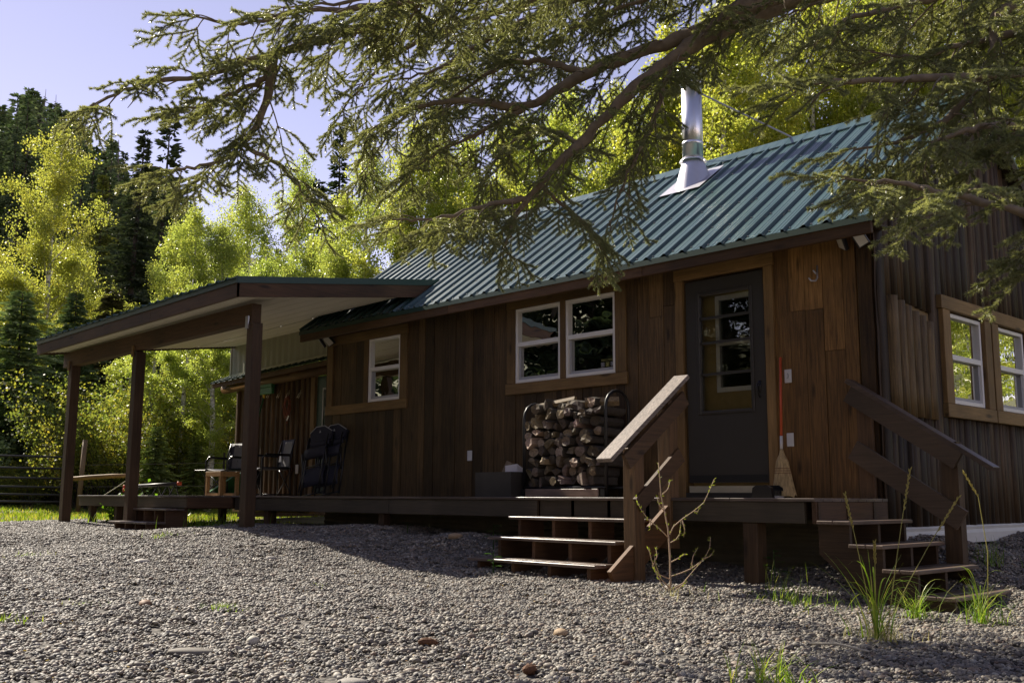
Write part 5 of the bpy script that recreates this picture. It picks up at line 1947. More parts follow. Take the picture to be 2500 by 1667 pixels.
def conifer_meshes(seed, H=12.0, R_=1.9, lev=46, nper=7, tuft=0.30, dens=1.0, base=0.06, needle=None, gaps=0.12, rag=0.25):
    rng = np.random.default_rng(seed)
    tr = MB().tube([(0, 0, -.5), (0.02*H*rng.normal()*.3, 0.02*H*rng.normal()*.3, H*.5), (0, 0, H)], [.014*H, .009*H, .01], 7).mesh('trunk', M_BARKD, True)
    T, D_, Nn, W = [], [], [], []
    for i in range(lev):
        f = base+(1-base)*(i+.5)/lev
        z = H*f
        L0 = R_*(1-f)**.82*(1 if f > base+.05 else .8)+.08
        if rng.random() < gaps*.5: L0 *= .55
        for k in range(nper):
            if rng.random() < gaps: continue
            a = 2*math.pi*(k/nper)+i*1.31+rng.uniform(-.3, .3)
            L = L0*rng.uniform(1-rag, 1+rag*.7)
            z = H*min(.995, f+rng.normal(0, .75)/lev)
            h = np.array((math.cos(a), math.sin(a), 0.0))
            sd = np.array((-math.sin(a), math.cos(a), 0.0))
            up0 = .35*(f-.45)
            m = max(3, int(L/tuft*2.6*dens))
            s = (np.arange(m)+rng.random(m))/m
            zz = z+L*(up0*s-.34*s**1.6+.10*s**3)
            for side in (-1, 0, 1):
                off = side*rng.uniform(.25, .55, m)*tuft*(1.15-s)
                Pp = h[None]*(L*s)[:, None]+sd[None]*off[:, None]
                Pp[:, 2] = zz-abs(side)*.05*L*.3
                dd = h[None]*rng.uniform(.6, 1.1, m)[:, None]+sd[None]*(side*rng.uniform(.4, .9, m))[:, None]
                dd[:, 2] = rng.uniform(-.45, .25, m)+up0*.5
                T.append(Pp); D_.append(unit(dd)); W.append(rng.uniform(.6, 1.15, m)*tuft*(1.08-.45*s))
                Nn.append(np.clip(.20+.55*s+rng.normal(0, .18, m), 0, 1))
    T = np.concatenate(T); D_ = np.concatenate(D_); W = np.concatenate(W)[:, None]; v = np.concatenate(Nn)
    n = len(T)
    r = unit(np.cross(D_, rng.normal(size=(n, 3))))
    r[:, 2] *= .6
    # each tuft: two narrow crossing blades
    out, vv = [], []
    for q in range(2):
        rr = r if q == 0 else unit(np.cross(D_, r))
        V = np.empty((n, 4, 3))
        V[:, 0] = T - D_*W*.15
        V[:, 1] = T + D_*W*.35 + rr*W*.17
        V[:, 2] = T + D_*W*.85
        V[:, 3] = T + D_*W*.30 - rr*W*.15
        out.append(V.reshape(-1, 3)); vv.append(v)
    V = np.concatenate(out); F = np.arange(len(V)).reshape(-1, 4)
    return tr, np_mesh('crown', V, F, needle or M_CNEED, np.concatenate(vv))

def snag_meshes(seed, H=11.0):
    rng = np.random.default_rng(seed)
    tr = MB().tube([(0, 0, -.5), (.02*H*rng.normal()*.4, .01*H*rng.normal(), H*.5), (.03*H*rng.normal()*.5, 0, H)], [.012*H, .008*H, .008], 6).mesh('trunk', M_SNAG, True)
    b = MB()
    for k in range(120):
        f = .15+.83*k/120
        a = k*2.4+rng.uniform(-.5, .5)
        L = (1.6*(1-f)+.2)*rng.uniform(.2, 1.1)
        p = np.array((0, 0, H*f))
        d = np.array((math.cos(a), math.sin(a), -.25+.5*(f-.3)+rng.normal(0, .15)))
        s = spur(p, d, L, rng, .2, 2)
        b.tube([tuple(x) for x in s], [.022, .016, .009], 3, False)
        if L > .6:
            s2 = spur(s[1], unit(d+rng.normal(0, .6, 3)), L*.45, rng, .3, 2)
            b.tube([tuple(x) for x in s2], [.014, .010, .006], 3, False)
    return tr, b.mesh('bare_branches', M_SNAG)

def put(name, label, cat, parts, loc, s=1.0, rz=0.0, group=None, tilt=(0, 0), sz=None, colors=None):
    t = thing(name, label, cat, loc, group)
    t.scale = (s, s, sz or s)
    t.rotation_euler = (tilt[0], tilt[1], rz)
    for i, (nm, me) in enumerate(parts):
        o = bpy.data.objects.new(nm, me)
        COL.objects.link(o)
        o.parent = t
        if colors: o.color = (*colors, 1)
        if nm in ('branches', 'bare_branches', 'stems'): o['kind'] = 'stuff'     # twigs nobody could pick apart
    return t

# ------------------------------------------------------------------ aspens
ASP = []
for sd, Rr, yel, base, nl in ((1, 2.1, .0, .22, 44000), (2, 1.7, .08, .30, 32000), (3, 2.3, -.05, .26, 44000), (4, 1.8, .05, .36, 32000), (5, 1.5, .12, .17, 30000), (6, 2.3, .0, .32, 42000)):
    tr, br, cm = aspen_meshes(sd, 10.0, base, Rr, nl, yel)
    ASP.append([('trunk', tr), ('branches', br), ('crown', cm)])
def view_point(px, depth):
    """ground point on the bearing of image column px (of 2352) at a depth along the view axis"""
    d = _fw + _r2*((px*1.06293-1250)/2505.2)
    p = CAM+d*depth
    return float(p[0]), float(p[1])
def aspen(px, depth, H, var, label, group=None, s=1.0, col=(1, 1, 1)):
    x, y = view_point(px, depth)
    k = H/10.0
    w = k*s*.88
    return put('aspen_tree', label, 'aspen', ASP[var], (x, y, gz(x, y)), w, random.uniform(0, 6.28), group, (random.gauss(0, .02), random.gauss(0, .02)), k, col)
aspen(98, 34, 12.6, 0, 'tall bright yellow-green aspen at the far left above the gate', None, .95, (1.0, .92, .8))
aspen(168, 36, 8.6, 2, 'lower yellow-green aspen just right of the tall one at the far left', None, .95, (1.0, .92, .8))
aspen(22, 33, 7.2, 3, 'small aspen cut by the left edge of the picture', None, 1.2, (1, .95, .8))
aspen(130, 31, 5.4, 4, 'low aspen in front of the tall one, over the porch roof corner', None, 1.3, (1, .9, .7))
aspen(395, 31, 8.9, 1, 'narrow aspen right of the tall dark spruce', None, 1.0)
aspen(455, 30, 9.3, 0, 'pale green aspen with rounded top left of the porch roof peak', None, .95)
aspen(520, 29, 8.6, 2, 'aspen standing directly behind the porch roof peak', None, .9)
aspen(575, 31, 10.2, 5, 'aspen behind the porch roof, under the hanging spruce branch', None, .95)
aspen(650, 34, 12.4, 3, 'thin-topped aspen rising above its neighbours against the sky', None, .8, (.95, 1, .9))
aspen(700, 29, 8.2, 1, 'aspen right of the thin-topped one behind the porch roof', None, 1.05)
aspen(765, 28, 7.7, 2, 'low aspen in front of the dark spruce behind the porch roof', None, 1.0)
aspen(835, 29, 11.0, 0, 'tall dense aspen right of the dark spruce behind the porch roof', None, .95)
aspen(905, 27, 10.0, 4, 'aspen with thick pale trunk behind the left end of the cabin roof', None, 1.1)
for i, (px, dp, H, v, s) in enumerate(((965, 28, 11.2, 5, .9), (1030, 27, 10.6, 3, .95), (1085, 30, 12.0, 0, .9), (1140, 26, 10.8, 1, 1.0), (1205, 28, 11.6, 2, .9), (1265, 25, 10.6, 4, 1.1),
                                       (1330, 28, 12.4, 5, .9), (1395, 26, 11.6, 0, .9), (1455, 29, 13.0, 3, .95), (1510, 25, 11.8, 1, 1.0))):
    aspen(px, dp, H, v, '%s aspen left of the chimney in the stand behind the cabin roof, counting leftwards' % nth(10-i), 'aspens behind the cabin', s, (1, random.uniform(.95, 1.05), .9))
for i, (px, dp, H, v, s) in enumerate(((1560, 25, 13.2, 4, 1.1), (1600, 29, 14.6, 0, .95), (1655, 23, 12.6, 3, 1.05), (1700, 27, 14.4, 1, 1.0), (1748, 24, 14.0, 4, 1.0), (1800, 28, 15.4, 5, .8), (1860, 26, 15.0, 3, .75), (1930, 27, 15.4, 1, .9), (2010, 26, 14.8, 3, .9), (2100, 25, 15.2, 2, .85), (2200, 26, 15.2, 0, .9), (2300, 25, 14.6, 5, .9), (2400, 26, 15, 1, 1))):
    aspen(px, dp, H, v, '%s tall aspen behind the cabin roof, counting rightwards from the chimney' % nth(i+1), 'aspens behind the cabin', s, (1.05, 1, .8))
for i, (px, dp, H, v, s) in enumerate(((360, 26, 5.4, 4, 1.5), (430, 25, 5.8, 1, 1.3), (495, 24, 5.6, 4, 1.4), (545, 26, 6.2, 3, 1.3), (300, 27, 5.0, 4, 1.4), (600, 27, 6.8, 2, 1.1))):
    aspen(px, dp, H, v, 'short green-gold aspen under the porch roof, %s from the left' % nth((2, 3, 4, 5, 1, 6)[i]), 'young aspens behind the porch', s, (.95, 1.0, .95))
# a stand right of the cabin, beyond the picture, that shows in the gable windows
for x, y, H, v in ((5.6, 10.8, 8, 4), (6.9, 13.2, 9, 0), (8.3, 15.5, 11, 2), (6.2, 16.5, 12, 5), (9.6, 19, 12, 0), (7.8, 20.5, 13, 2), (11.5, 22, 13, 5), (4.9, 13.5, 8, 4), (9.5, 13.8, 9, 2)):
    put('aspen_tree', 'aspen right of the cabin, seen mirrored in the gable windows', 'aspen', ASP[v], (x, y, gz(x, y)), H/10, random.uniform(0, 6), 'aspens right of the cabin')

# ------------------------------------------------------------------ conifers
CON = []
for sd, Rr, lev, tf in ((11, 2.0, 44, .40), (12, 2.5, 42, .42), (13, 1.7, 44, .36), (14, 3.0, 46, .42)):
    tr, cm = conifer_meshes(sd, 12.0, Rr, lev, 6, tf, .8, .06, None, .28, .4)
    CON.append([('trunk', tr), ('crown', cm)])
SML = []
for sd, Rr in ((17, 2.3), (18, 1.9)):
    tr, cm = conifer_meshes(sd, 6.0, Rr, 34, 9, .26, 1.3, .02, None, .15, .45)
    SML.append([('trunk', tr), ('crown', cm)])
FIN = []
for sd, Rr in ((15, 2.7), (16, 2.3)):
    tr, cm = conifer_meshes(sd, 12.0, Rr, 54, 8, .28, 1.1, .03, None, .2, .45)
    FIN.append([('trunk', tr), ('crown', cm)])
def conifer(px, depth, H, parts, label, s=1.0, col=(1, 1, 1), group=None, name='spruce_tree'):
    x, y = view_point(px, depth)
    k = H/(6.0 if any(parts is q for q in SML) else 12.0)
    return put(name, label, 'spruce', parts, (x, y, gz(x, y)), k*s, random.uniform(0, 6.28), group, (random.gauss(0, .015), random.gauss(0, .015)), k, col)
conifer(295, 40, 13.4, FIN[0], 'tall dark spruce left of the porch roof peak', 1.0, (1.0, 1.0, 1.15))
conifer(215, 43, 11.2, FIN[1], 'olive spruce between the tall left aspen and the dark spruce', .9, (2.2, 1.9, .9))
conifer(350, 45, 15.2, CON[1], 'dark spruce just behind the tall dark one, against the sky', .9)
conifer(775, 36, 13.6, FIN[1], 'dark spruce rising between the aspens behind the porch roof', .8, (.9, 1, 1))
conifer(735, 38, 12.2, CON[0], 'narrow dark spruce left of the one behind the porch roof', .9)
conifer(1005, 31, 12.6, CON[2], 'slim spruce top among the aspens left of the chimney', .9)
conifer(1725, 24.5, 10.6, FIN[1], 'dark young spruce behind the ridge right of the chimney', .62, (.9, 1, .9))
conifer(1830, 29, 10.4, FIN[0], 'bushy spruce behind the ridge, half hidden by the branch', .55, (1.6, 1.6, 1))
conifer(40, 27, 5.6, SML[0], 'blue-green spruce with wide skirts behind the gate', 1.25, (3.4, 3.5, 3.4))
conifer(118, 28, 4.8, SML[1], 'dark spruce beside the corner porch post behind the gate', 1.1, (2.0, 2.2, 1.9))
conifer(165, 30, 6.2, SML[0], 'dark spruce seen between the two left porch posts', .9, (1.8, 2.0, 1.8))
conifer(370, 23, 1.9, SML[0], 'young spruce sapling behind the fence right of the middle porch post', 1.2, (3.2, 3.2, 2.2))
conifer(462, 24, 1.6, SML[1], 'small pale spruce sapling behind the camp chair', 1.2, (3.4, 3.4, 2.0))
conifer(250, 33, 7.0, SML[1], 'brown-tinged spruce in the shade behind the porch beam', 1.1, (1.6, 1.2, 1.0))
rng = np.random.default_rng(41)
HPX = sorted(list(rng.uniform(-70, 430, 185))+list(rng.uniform(420, 820, 36)))
for i, px in enumerate(HPX):
    dp = rng.uniform(48, 92)
    x, y = view_point(px, dp)
    top = 195+.63*max(px, 0)+rng.uniform(-30, 70)+(0 if px > 0 else 60)      # the slope's tree line falls to the right
    H = float(np.clip((1138-top)*1.063/2505*dp-gz(x, y), 5, 22))
    conifer(px, dp, H, CON[int(rng.integers(0, 4))], '%s dark conifer from the left on the wooded hillside behind the aspens' % nth(i+1), rng.uniform(.55, .95), tuple(np.array((.8, .85, .9))*rng.uniform(1.5, 3.4)), 'hillside conifers', 'hillside_conifer')
SNG = []
for sd in (31, 32, 33):
    tr, b = snag_meshes(sd)
    SNG.append([('trunk', tr), ('bare_branches', b)])
for i, (px, dp, H, v, lean, lab) in enumerate(((60, 60, 185, 0, 0, 'tall bare snag, highest against the sky at the upper left'), (10, 58, 225, 1, .02, 'bare snag at the very left edge of the hillside'),
        (118, 62, 235, 2, .2, 'dead snag leaning right beside the top of the tall aspen'), (150, 60, 225, 0, 0, 'straight bare snag right of the tall aspen top'),
        (182, 58, 290, 1, .12, 'leaning bare snag below the tip of the spruce branch'), (245, 64, 310, 2, 0, 'thin bare snag left of the tall dark spruce'),
        (270, 62, 340, 0, .26, 'strongly leaning dead snag near the tall dark spruce'), (35, 54, 330, 2, .04, 'pale dead trunk among the dark conifers at the left edge'), (205, 52, 430, 1, .05, 'short grey snag low among the hillside conifers'))):
    x, y = view_point(px, dp)
    H = (1138-H)*1.063/2505*dp-gz(x, y)
    t = put('dead_snag', lab, 'dead tree', SNG[v], (x, y, gz(x, y)), H/11, i*1.1, 'dead snags on the hillside')
    t.rotation_euler = (lean*.6, lean, i*1.1 if lean == 0 else 0)
# dark conifers behind the photographer, outside the picture (they darken the front windows)
for x, y, H, v in ((-13, -17, 16, 1), (-19, -13.5, 17, 3), (-8, -21, 17, 1), (-3, -19, 15, 3), (-25, -20, 18, 1), (3, -22, 17, 3), (-16, -24, 19, 3), (10, -19, 16, 1), (16, -12, 16, 3), (15, -3, 15, 1), (-11, -14.5, 15, 3), (-15, -14, 17, 3), (-22, -16, 18, 3), (-17.5, -18, 18, 1), (-20, -21, 20, 3), (-28, -15, 18, 3), (-12, -20, 18, 3), (-6, -17, 15, 3)):
    put('spruce_tree', 'dark spruce standing across the yard, outside the picture', 'spruce', CON[v], (x, y, gz(x, y)), H/12*1.2, x, 'spruces across the yard', sz=H/12, colors=(.45, .5, .45))

# ------------------------------------------------------------------ undergrowth
def shrub_meshes(seed, H=2.6, R_=1.3, stems=16, nleaf=4200, leaf=.06, m=None):
    rng = np.random.default_rng(seed)
    b = MB()
    A = []
    for k in range(stems):
        a = rng.uniform(0, 6.28)
        el = rng.uniform(.9, 1.45)
        p = np.array((rng.normal(0, .15), rng.normal(0, .15), -.1))
        s = spur(p, (math.cos(a)*math.cos(el), math.sin(a)*math.cos(el), math.sin(el)), H*rng.uniform(.6, 1.05), rng, .16, 5)
        b.tube([tuple(x) for x in s], [.016, .013, .010, .007, .005, .003], 4, False)
        for j in range(6):
            q = s[2+j % 4]
            t = spur(q, unit(np.array((math.cos(a+rng.normal()), math.sin(a+rng.normal()), .6))), R_*.4*rng.uniform(.5, 1.1), rng, .35, 3)
            b.tube([tuple(x) for x in t], [.006, .004, .003, .002], 3, False)
            A += t[1:]
        A += s[3:]
    A = np.array(A)
    w = rng.lognormal(0, .6, len(A)); w /= w.sum()
    i = rng.choice(len(A), nleaf, p=w)
    P = A[i]+rng.normal(0, .12, (nleaf, 3))
    V, F = leaf_quads(P, leaf, rng)
    tone = rng.random(len(A))
    return b.mesh('stems', M_BARKD, True), np_mesh('foliage', V, F, m or M_SLEAF, np.clip(.6*tone[i]+.4*rng.random(nleaf), 0, 1))
SHR = []
for sd, H, n in ((51, 2.8, 4200), (52, 2.2, 3200), (53, 3.4, 5200)):
    st, fo = shrub_meshes(sd, H, 1.3, 16, n)
    SHR.append([('stems', st), ('foliage', fo)])
for i, (px, dp, v, s) in enumerate(((185, 25, 2, 1.0), (215, 24, 0, 1.0), (245, 26, 2, 1.1), (275, 24, 0, 1.0), (300, 25, 1, 1.1), (335, 25, 2, .95), (375, 27, 2, 1.0), (415, 25, 1, .95), (440, 28, 2, 1.0), (480, 25, 0, .9), (515, 26, 1, 1.1), (545, 26, 0, 1.0), (150, 26, 1, .8), (95, 25, 1, .55), (50, 26, 1, .5), (10, 25, 1, .5))):
    x, y = view_point(px, dp)
    put('shrub', ('%s yellowing shrub from the left behind the yard fence' % nth(i+1)) if px > 170 else ('%s low weedy shrub from the right along the gate' % nth(i-11)), 'shrub', SHR[v], (x, y, gz(x, y)), s, i*1.7, 'shrubs behind the yard fence' if px > 170 else 'weeds along the gate', colors=(1, .95, .9) if i % 3 else (.8, .85, .8))
st, fo = shrub_meshes(61, .5, .5, 12, 1400, .07, M_GLEAF)
x, y = -9.95, -1.3
put('leafy_plant', 'bright green leafy plant growing under the open end of the deck', 'plant', [('stems', st), ('foliage', fo)], (-9.75, -1.35, gz(-9.75, -1.35)), .78, colors=(1.5, 1.4, 1))

# small broad-leaved plants at the deck edge
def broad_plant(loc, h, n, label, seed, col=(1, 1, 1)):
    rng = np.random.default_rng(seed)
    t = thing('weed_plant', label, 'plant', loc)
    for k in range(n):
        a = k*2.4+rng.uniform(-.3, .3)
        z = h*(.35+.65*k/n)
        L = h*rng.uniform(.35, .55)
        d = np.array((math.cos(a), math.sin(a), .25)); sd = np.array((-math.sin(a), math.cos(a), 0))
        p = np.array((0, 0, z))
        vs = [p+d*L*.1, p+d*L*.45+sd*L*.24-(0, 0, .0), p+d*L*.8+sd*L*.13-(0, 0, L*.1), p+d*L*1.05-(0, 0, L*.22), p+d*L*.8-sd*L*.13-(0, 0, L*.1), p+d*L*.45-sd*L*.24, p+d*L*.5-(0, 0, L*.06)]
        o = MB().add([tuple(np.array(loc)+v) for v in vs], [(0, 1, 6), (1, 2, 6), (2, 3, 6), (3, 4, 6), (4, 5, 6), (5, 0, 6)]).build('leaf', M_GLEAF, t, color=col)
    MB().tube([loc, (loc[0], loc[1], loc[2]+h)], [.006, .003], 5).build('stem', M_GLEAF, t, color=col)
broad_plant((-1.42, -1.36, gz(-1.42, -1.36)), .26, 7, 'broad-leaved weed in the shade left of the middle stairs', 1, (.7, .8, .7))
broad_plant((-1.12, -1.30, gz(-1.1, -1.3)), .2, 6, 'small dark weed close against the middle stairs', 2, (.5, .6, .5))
broad_plant((-2.95, -1.25, gz(-2.95, -1.25)), .15, 5, 'tiny weed under the deck rim left of the stairs', 3, (.6, .7, .6))
broad_plant((-.62, -2.1, gz(-.62, -2.1)), .2, 5, 'young weed sprouting under the lowest step of the middle stairs', 4, (1, 1, .9))
broad_plant((1.62, -1.1, gz(1.62, -1.1)), .28, 7, 'drooping weed in the dark under the landing', 5, (.8, .9, .8))

# ------------------------------------------------------------------ grasses
def blades(base, n, hmin, hmax, spread, wid, rng, lean=.45, seg=3, r0=.03):
    """curved grass blades; returns vertices, quads and a number per face"""
    V, F, v = [], [], []
    for k in range(n):
        a = rng.uniform(0, 6.28); rr = abs(rng.normal(0, r0))
        p = np.array(base)+np.array((math.cos(a)*rr, math.sin(a)*rr, -.01))
        b = rng.uniform(0, 6.28)
        h = rng.uniform(hmin, hmax)
        ln = lean*rng.uniform(.25, 1.35)
        d = np.array((math.cos(b), math.sin(b), 0)); sd = np.array((-math.sin(b), math.cos(b), 0))
        f0 = len(V)
        for i in range(seg+1):
            f = i/seg
            q = p+np.array((0, 0, h*(f-.35*ln*f*f)))+d*(h*ln*f**1.7*spread)
            w = wid*(1-f**1.5*.95)
            V += [q-sd*w/2, q+sd*w/2]
        for i in range(seg):
            F.append((f0+2*i, f0+2*i+1, f0+2*i+3, f0+2*i+2)); v.append(rng.random())
    return V, F, v
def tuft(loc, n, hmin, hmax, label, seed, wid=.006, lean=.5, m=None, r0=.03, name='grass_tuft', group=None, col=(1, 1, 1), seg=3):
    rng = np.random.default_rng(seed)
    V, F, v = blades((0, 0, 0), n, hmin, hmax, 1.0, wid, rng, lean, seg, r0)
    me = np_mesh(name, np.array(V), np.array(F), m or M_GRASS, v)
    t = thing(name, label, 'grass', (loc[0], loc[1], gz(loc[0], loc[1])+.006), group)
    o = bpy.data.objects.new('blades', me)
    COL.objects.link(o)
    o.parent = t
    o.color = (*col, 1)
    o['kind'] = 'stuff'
    return t
tuft((.42, -5.30), 150, .025, .07, 'low bright green tuft alone in the middle of the gravel', 1, .007, .9, r0=.09)
tuft((-4.60, -3.3), 70, .03, .10, 'thin green tuft in the gravel right of the left stairs', 2, .006, .7, r0=.12)
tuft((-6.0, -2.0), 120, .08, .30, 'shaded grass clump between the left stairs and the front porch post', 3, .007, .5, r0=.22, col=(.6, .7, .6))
tuft((-.45, -4.0), 40, .02, .05, 'tiny green weed patch in the gravel left of the middle stairs', 4, .006, .8, r0=.05)
tuft((-3.9, -5.0), 80, .03, .08, 'sparse grass patch near the left edge of the gravel', 5, .006, .8, r0=.22)
tuft((-.30, -5.82), 60, .02, .05, 'flat green weed patch low at the left of the gravel', 6, .006, .9, r0=.10)
tuft((.10, -6.45), 70, .03, .08, 'grass patch cut by the left edge of the picture', 7, .007, .8, r0=.12, col=(1.1, 1, .8))
tuft((-9.9, -2.05), 10, .15, .34, 'few long grass blades leaning out beside the corner of the deck', 8, .012, .5, r0=.06)
tuft((3.86, -4.70), 70, .08, .24, 'bright backlit grass clump cut by the bottom edge', 9, .007, 1.0, r0=.11, col=(1.1, 1.05, .9))
tuft((3.02, -1.62), 70, .10, .34, 'backlit grass clump beside the foot of the right stairs', 10, .006, 1.0, r0=.08)
tuft((3.42, -1.55), 80, .12, .40, 'dense backlit grass clump at the right edge of the picture', 11, .006, 1.0, r0=.10)
tuft((3.50, -3.10), 130, .05, .18, 'pale dry grass clump at the foot of the tall grass stalks', 12, .005, 1.1, M_DRYG, r0=.12)
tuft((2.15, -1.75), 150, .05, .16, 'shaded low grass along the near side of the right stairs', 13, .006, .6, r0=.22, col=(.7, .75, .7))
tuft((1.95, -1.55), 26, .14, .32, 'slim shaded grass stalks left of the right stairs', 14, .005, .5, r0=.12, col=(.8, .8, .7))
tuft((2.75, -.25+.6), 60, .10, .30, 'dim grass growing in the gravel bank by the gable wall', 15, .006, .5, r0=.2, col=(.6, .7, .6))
tuft((1.50, -2.3), 60, .03, .10, 'dry twiggy grass at the foot of the bare sapling', 16, .004, .7, M_DRYG, r0=.14)

def tall_grass():
    t = thing('grass_stalks', 'tall seed-headed grass stalks rising in front of the right stairs', 'grass', (3.5, -3.12, gz(3.5, -3.12)))
    rng = np.random.default_rng(77)
    b = np.array((3.50, -3.12, gz(3.5, -3.12)))
    # stalks with seed heads: aim points found beside the stairs at the clump's own distance
    tips = [np.array((3.484, -3.354, .012)), np.array((3.737, -3.117, .143)), np.array((3.900, -2.917, -.003)), np.array((3.59, -3.26, -.24))]
    for k, tp in enumerate(tips):
        base = b+np.array((rng.normal(0, .03), rng.normal(0, .03), 0))
        pts = [tuple(base+(tp-base)*f+np.array((0, 0, .03*math.sin(math.pi*f)))) for f in np.linspace(0, 1, 6)]
        s = MB().tube(pts, [.003, .0028, .0026, .0022, .002, .0016], 5).build('stalk', M_DRYG, t, smooth=True, color=(1.1, 1.15, .9))
        m = MB()
        ax = (tp-np.array(pts[3]))
        for i in range(22):
            f = i/22
            q = np.array(pts[3])+ax*(.35+.65*f)
            a = i*2.4
            d = unit(ax)+.35*np.array((math.cos(a), math.sin(a), 0))
            m.tube([tuple(q), tuple(q+d*.012), tuple(q+d*.024)], [.0012, .0042, .0008], 4, False)
        m.build('seed_head', M_DRYG, s, color=(1.2, 1.15, .8))
    rng = np.random.default_rng(78)
    for k in range(16):
        V, F, v = blades(tuple(b), 1, .25, .62, 1.0, .010, rng, 1.0, 6, .06)
        me = np_mesh('blade', np.array(V), np.array(F), M_GRASS, v)
        o = bpy.data.objects.new('blade', me)
        COL.objects.link(o)
        fin(o, t, (1.05, 1.05, .9))
tall_grass()
def arching(base, n, seed, name, label, size=1.0, col=(1.1, 1.1, .9)):
    """a clump of a few long blades that rise and bend over"""
    rng = np.random.default_rng(seed)
    b = np.array((base[0], base[1], gz(*base)))
    t = thing(name, label, 'grass', tuple(b))
    for k in range(n):
        a = k*2.4+rng.uniform(-.5, .5)
        d = np.array((math.cos(a), math.sin(a), 0)); sd = np.array((-math.sin(a), math.cos(a), 0))
        h = size*rng.uniform(.22, .5); r_ = size*rng.uniform(.18, .48)
        p0, p1, p2 = b, b+np.array((0, 0, h*1.15))+d*r_*.15, b+d*r_+np.array((0, 0, h*rng.uniform(.35, .95)))
        vs, fs = [], []
        m = 9
        for i in range(m+1):
            f = i/m
            q = p0*(1-f)**2+2*p1*f*(1-f)+p2*f*f
            w = .0085*size*(1-f**2.2)*(.6+.4*min(1, f*4))+.0006
            vs += [tuple(q-sd*w/2), tuple(q+sd*w/2+np.array((0, 0, w*.25)))]
        for i in range(m):
            fs.append((2*i, 2*i+1, 2*i+3, 2*i+2))
        o = MB().add(vs, fs).build('blade', M_GRASS, t, color=col, smooth=True)
        at_ = o.data.attributes.new('v', 'FLOAT', 'FACE')
        at_.data.foreach_set('value', np.full(len(o.data.polygons), rng.uniform(.2, .85), np.float32))
arching((3.53, -3.16), 15, 5, 'grass_clump', 'long arching green blades at the base of the tall grass stalks')
arching((3.40, -1.50), 10, 6, 'grass_clump', 'long bent blades in the clump at the right edge', .8)
arching((3.05, -1.66), 8, 7, 'grass_clump', 'bent blades in the clump at the foot of the right stairs', .65)
def edge_stalk():
    t = thing('grass_stalks', 'single tall seed-headed stalk bending in from the right edge', 'grass', (3.42, -1.5, -.75))
    p = [(3.46, -1.55, gz(3.46, -1.55)), (3.50, -1.58, -.35), (3.47, -1.60, .0), (3.41, -1.66, .16)]
    s = MB().tube(p, [.0032, .003, .0026, .002], 5).build('stalk', M_DRYG, t, smooth=True, color=(1.1, 1.15, .9))
    m = MB()
    a0, a1 = np.array(p[2]), np.array(p[3])
    for i in range(20):
        q = a0+(a1-a0)*(i/20)
        a = i*2.4
        d = unit(a1-a0)+.35*np.array((math.cos(a), math.sin(a), 0))
        m.tube([tuple(q), tuple(q+d*.013), tuple(q+d*.026)], [.0012, .0044, .0008], 4, False)
    m.build('seed_head', M_DRYG, s, color=(1.2, 1.15, .8))
edge_stalk()

# bare willow sapling in front of the stairs
def sapling():
    bx, by = 1.36, -2.12
    b = np.array((bx, by, gz(bx, by)-.03))
    t = thing('willow_sapling', 'nearly leafless willow sapling growing at the foot of the stairs rail', 'sapling', tuple(b))
    right = np.array((math.cos(YAW), -math.sin(YAW), 0))     # across the sapling's spread
    def Q(u, v, w=0): return tuple(b+right*u+np.array((0, 0, v))+np.array((-.2, .98, 0))*w)
    stems = [[(0, 0), (.005, .12), (.008, .30), (.0, .50), (-.02, .62), (-.045, .76), (-.05, .90), (-.055, 1.0)],
             [(.004, .46), (.035, .52), (.10, .575), (.19, .635), (.27, .70), (.32, .80), (.355, .88)],
             [(.0, .43), (-.06, .50), (-.14, .57), (-.19, .65), (-.225, .745)],
             [(.004, .15), (.08, .175), (.16, .21), (.25, .28), (.29, .36), (.295, .44)],
             [(.004, .05), (.09, .10), (.17, .20), (.24, .28)],
             [(.0, .06), (-.07, .13), (-.13, .22), (-.165, .33), (-.18, .36)],
             [(-.0, .13), (-.08, .165), (-.11, .25), (-.115, .31)],
             [(.0, .25), (.07, .285), (.13, .32)], [(.01, .40), (.05, .42), (.085, .46), (.10, .56)], [(0, .02), (.05, .06), (.12, .11)], [(0, .03), (-.05, .08), (-.09, .16), (-.10, .2)], [(.10, .575), (.11, .50), (.09, .44)], [(.16, .21), (.17, .30), (.20, .36)], [(-.14, .57), (-.16, .50)], [(-.13, .22), (-.10, .30), (-.115, .36)], [(.19, .635), (.23, .63), (.25, .66)], [(.25, .28), (.30, .30), (.33, .34)], [(-.02, .62), (-.07, .68), (-.08, .74)], [(-.045, .76), (-.01, .80), (.0, .86)]]
    r = random.Random(4)
    tips = []
    for i, s in enumerate(stems):
        w = r.uniform(-.08, .08)
        pts = [Q(u, v, w*k/len(s)) for k, (u, v) in enumerate(s)]
        rad = [(.0072 if i == 0 else .0038)*(1-.75*k/(len(s)-1))+.001 for k in range(len(s))]
        MB().tube(pts, rad, 6).build('stem', M_TWIG, t, smooth=True)
        for k in range(1, len(pts)):
            for q in range(9 if k > len(pts)*.35 else 3):
                f = r.random()
                tips.append((np.array(pts[k-1])*(1-f)+np.array(pts[k])*f, np.array(pts[k])-np.array(pts[k-1])))
    lf = []
    m = MB()
    for p, d in tips:
        dd = unit(unit(d)+np.array((r.gauss(0, .6), r.gauss(0, .6), r.gauss(.1, .5))))
        sd = unit(np.cross(dd, np.array((r.gauss(0, 1), r.gauss(0, 1), r.gauss(0, 1)))))
        L = r.uniform(.012, .032)
        m.add([tuple(p), tuple(p+dd*L*.5+sd*L*.16), tuple(p+dd*L), tuple(p+dd*L*.5-sd*L*.16)], [(0, 1, 2, 3)])
    o = m.build('small_leaves', M_SLEAF, t, color=(2.2, 1.7, .9), kind='stuff')
sapling()

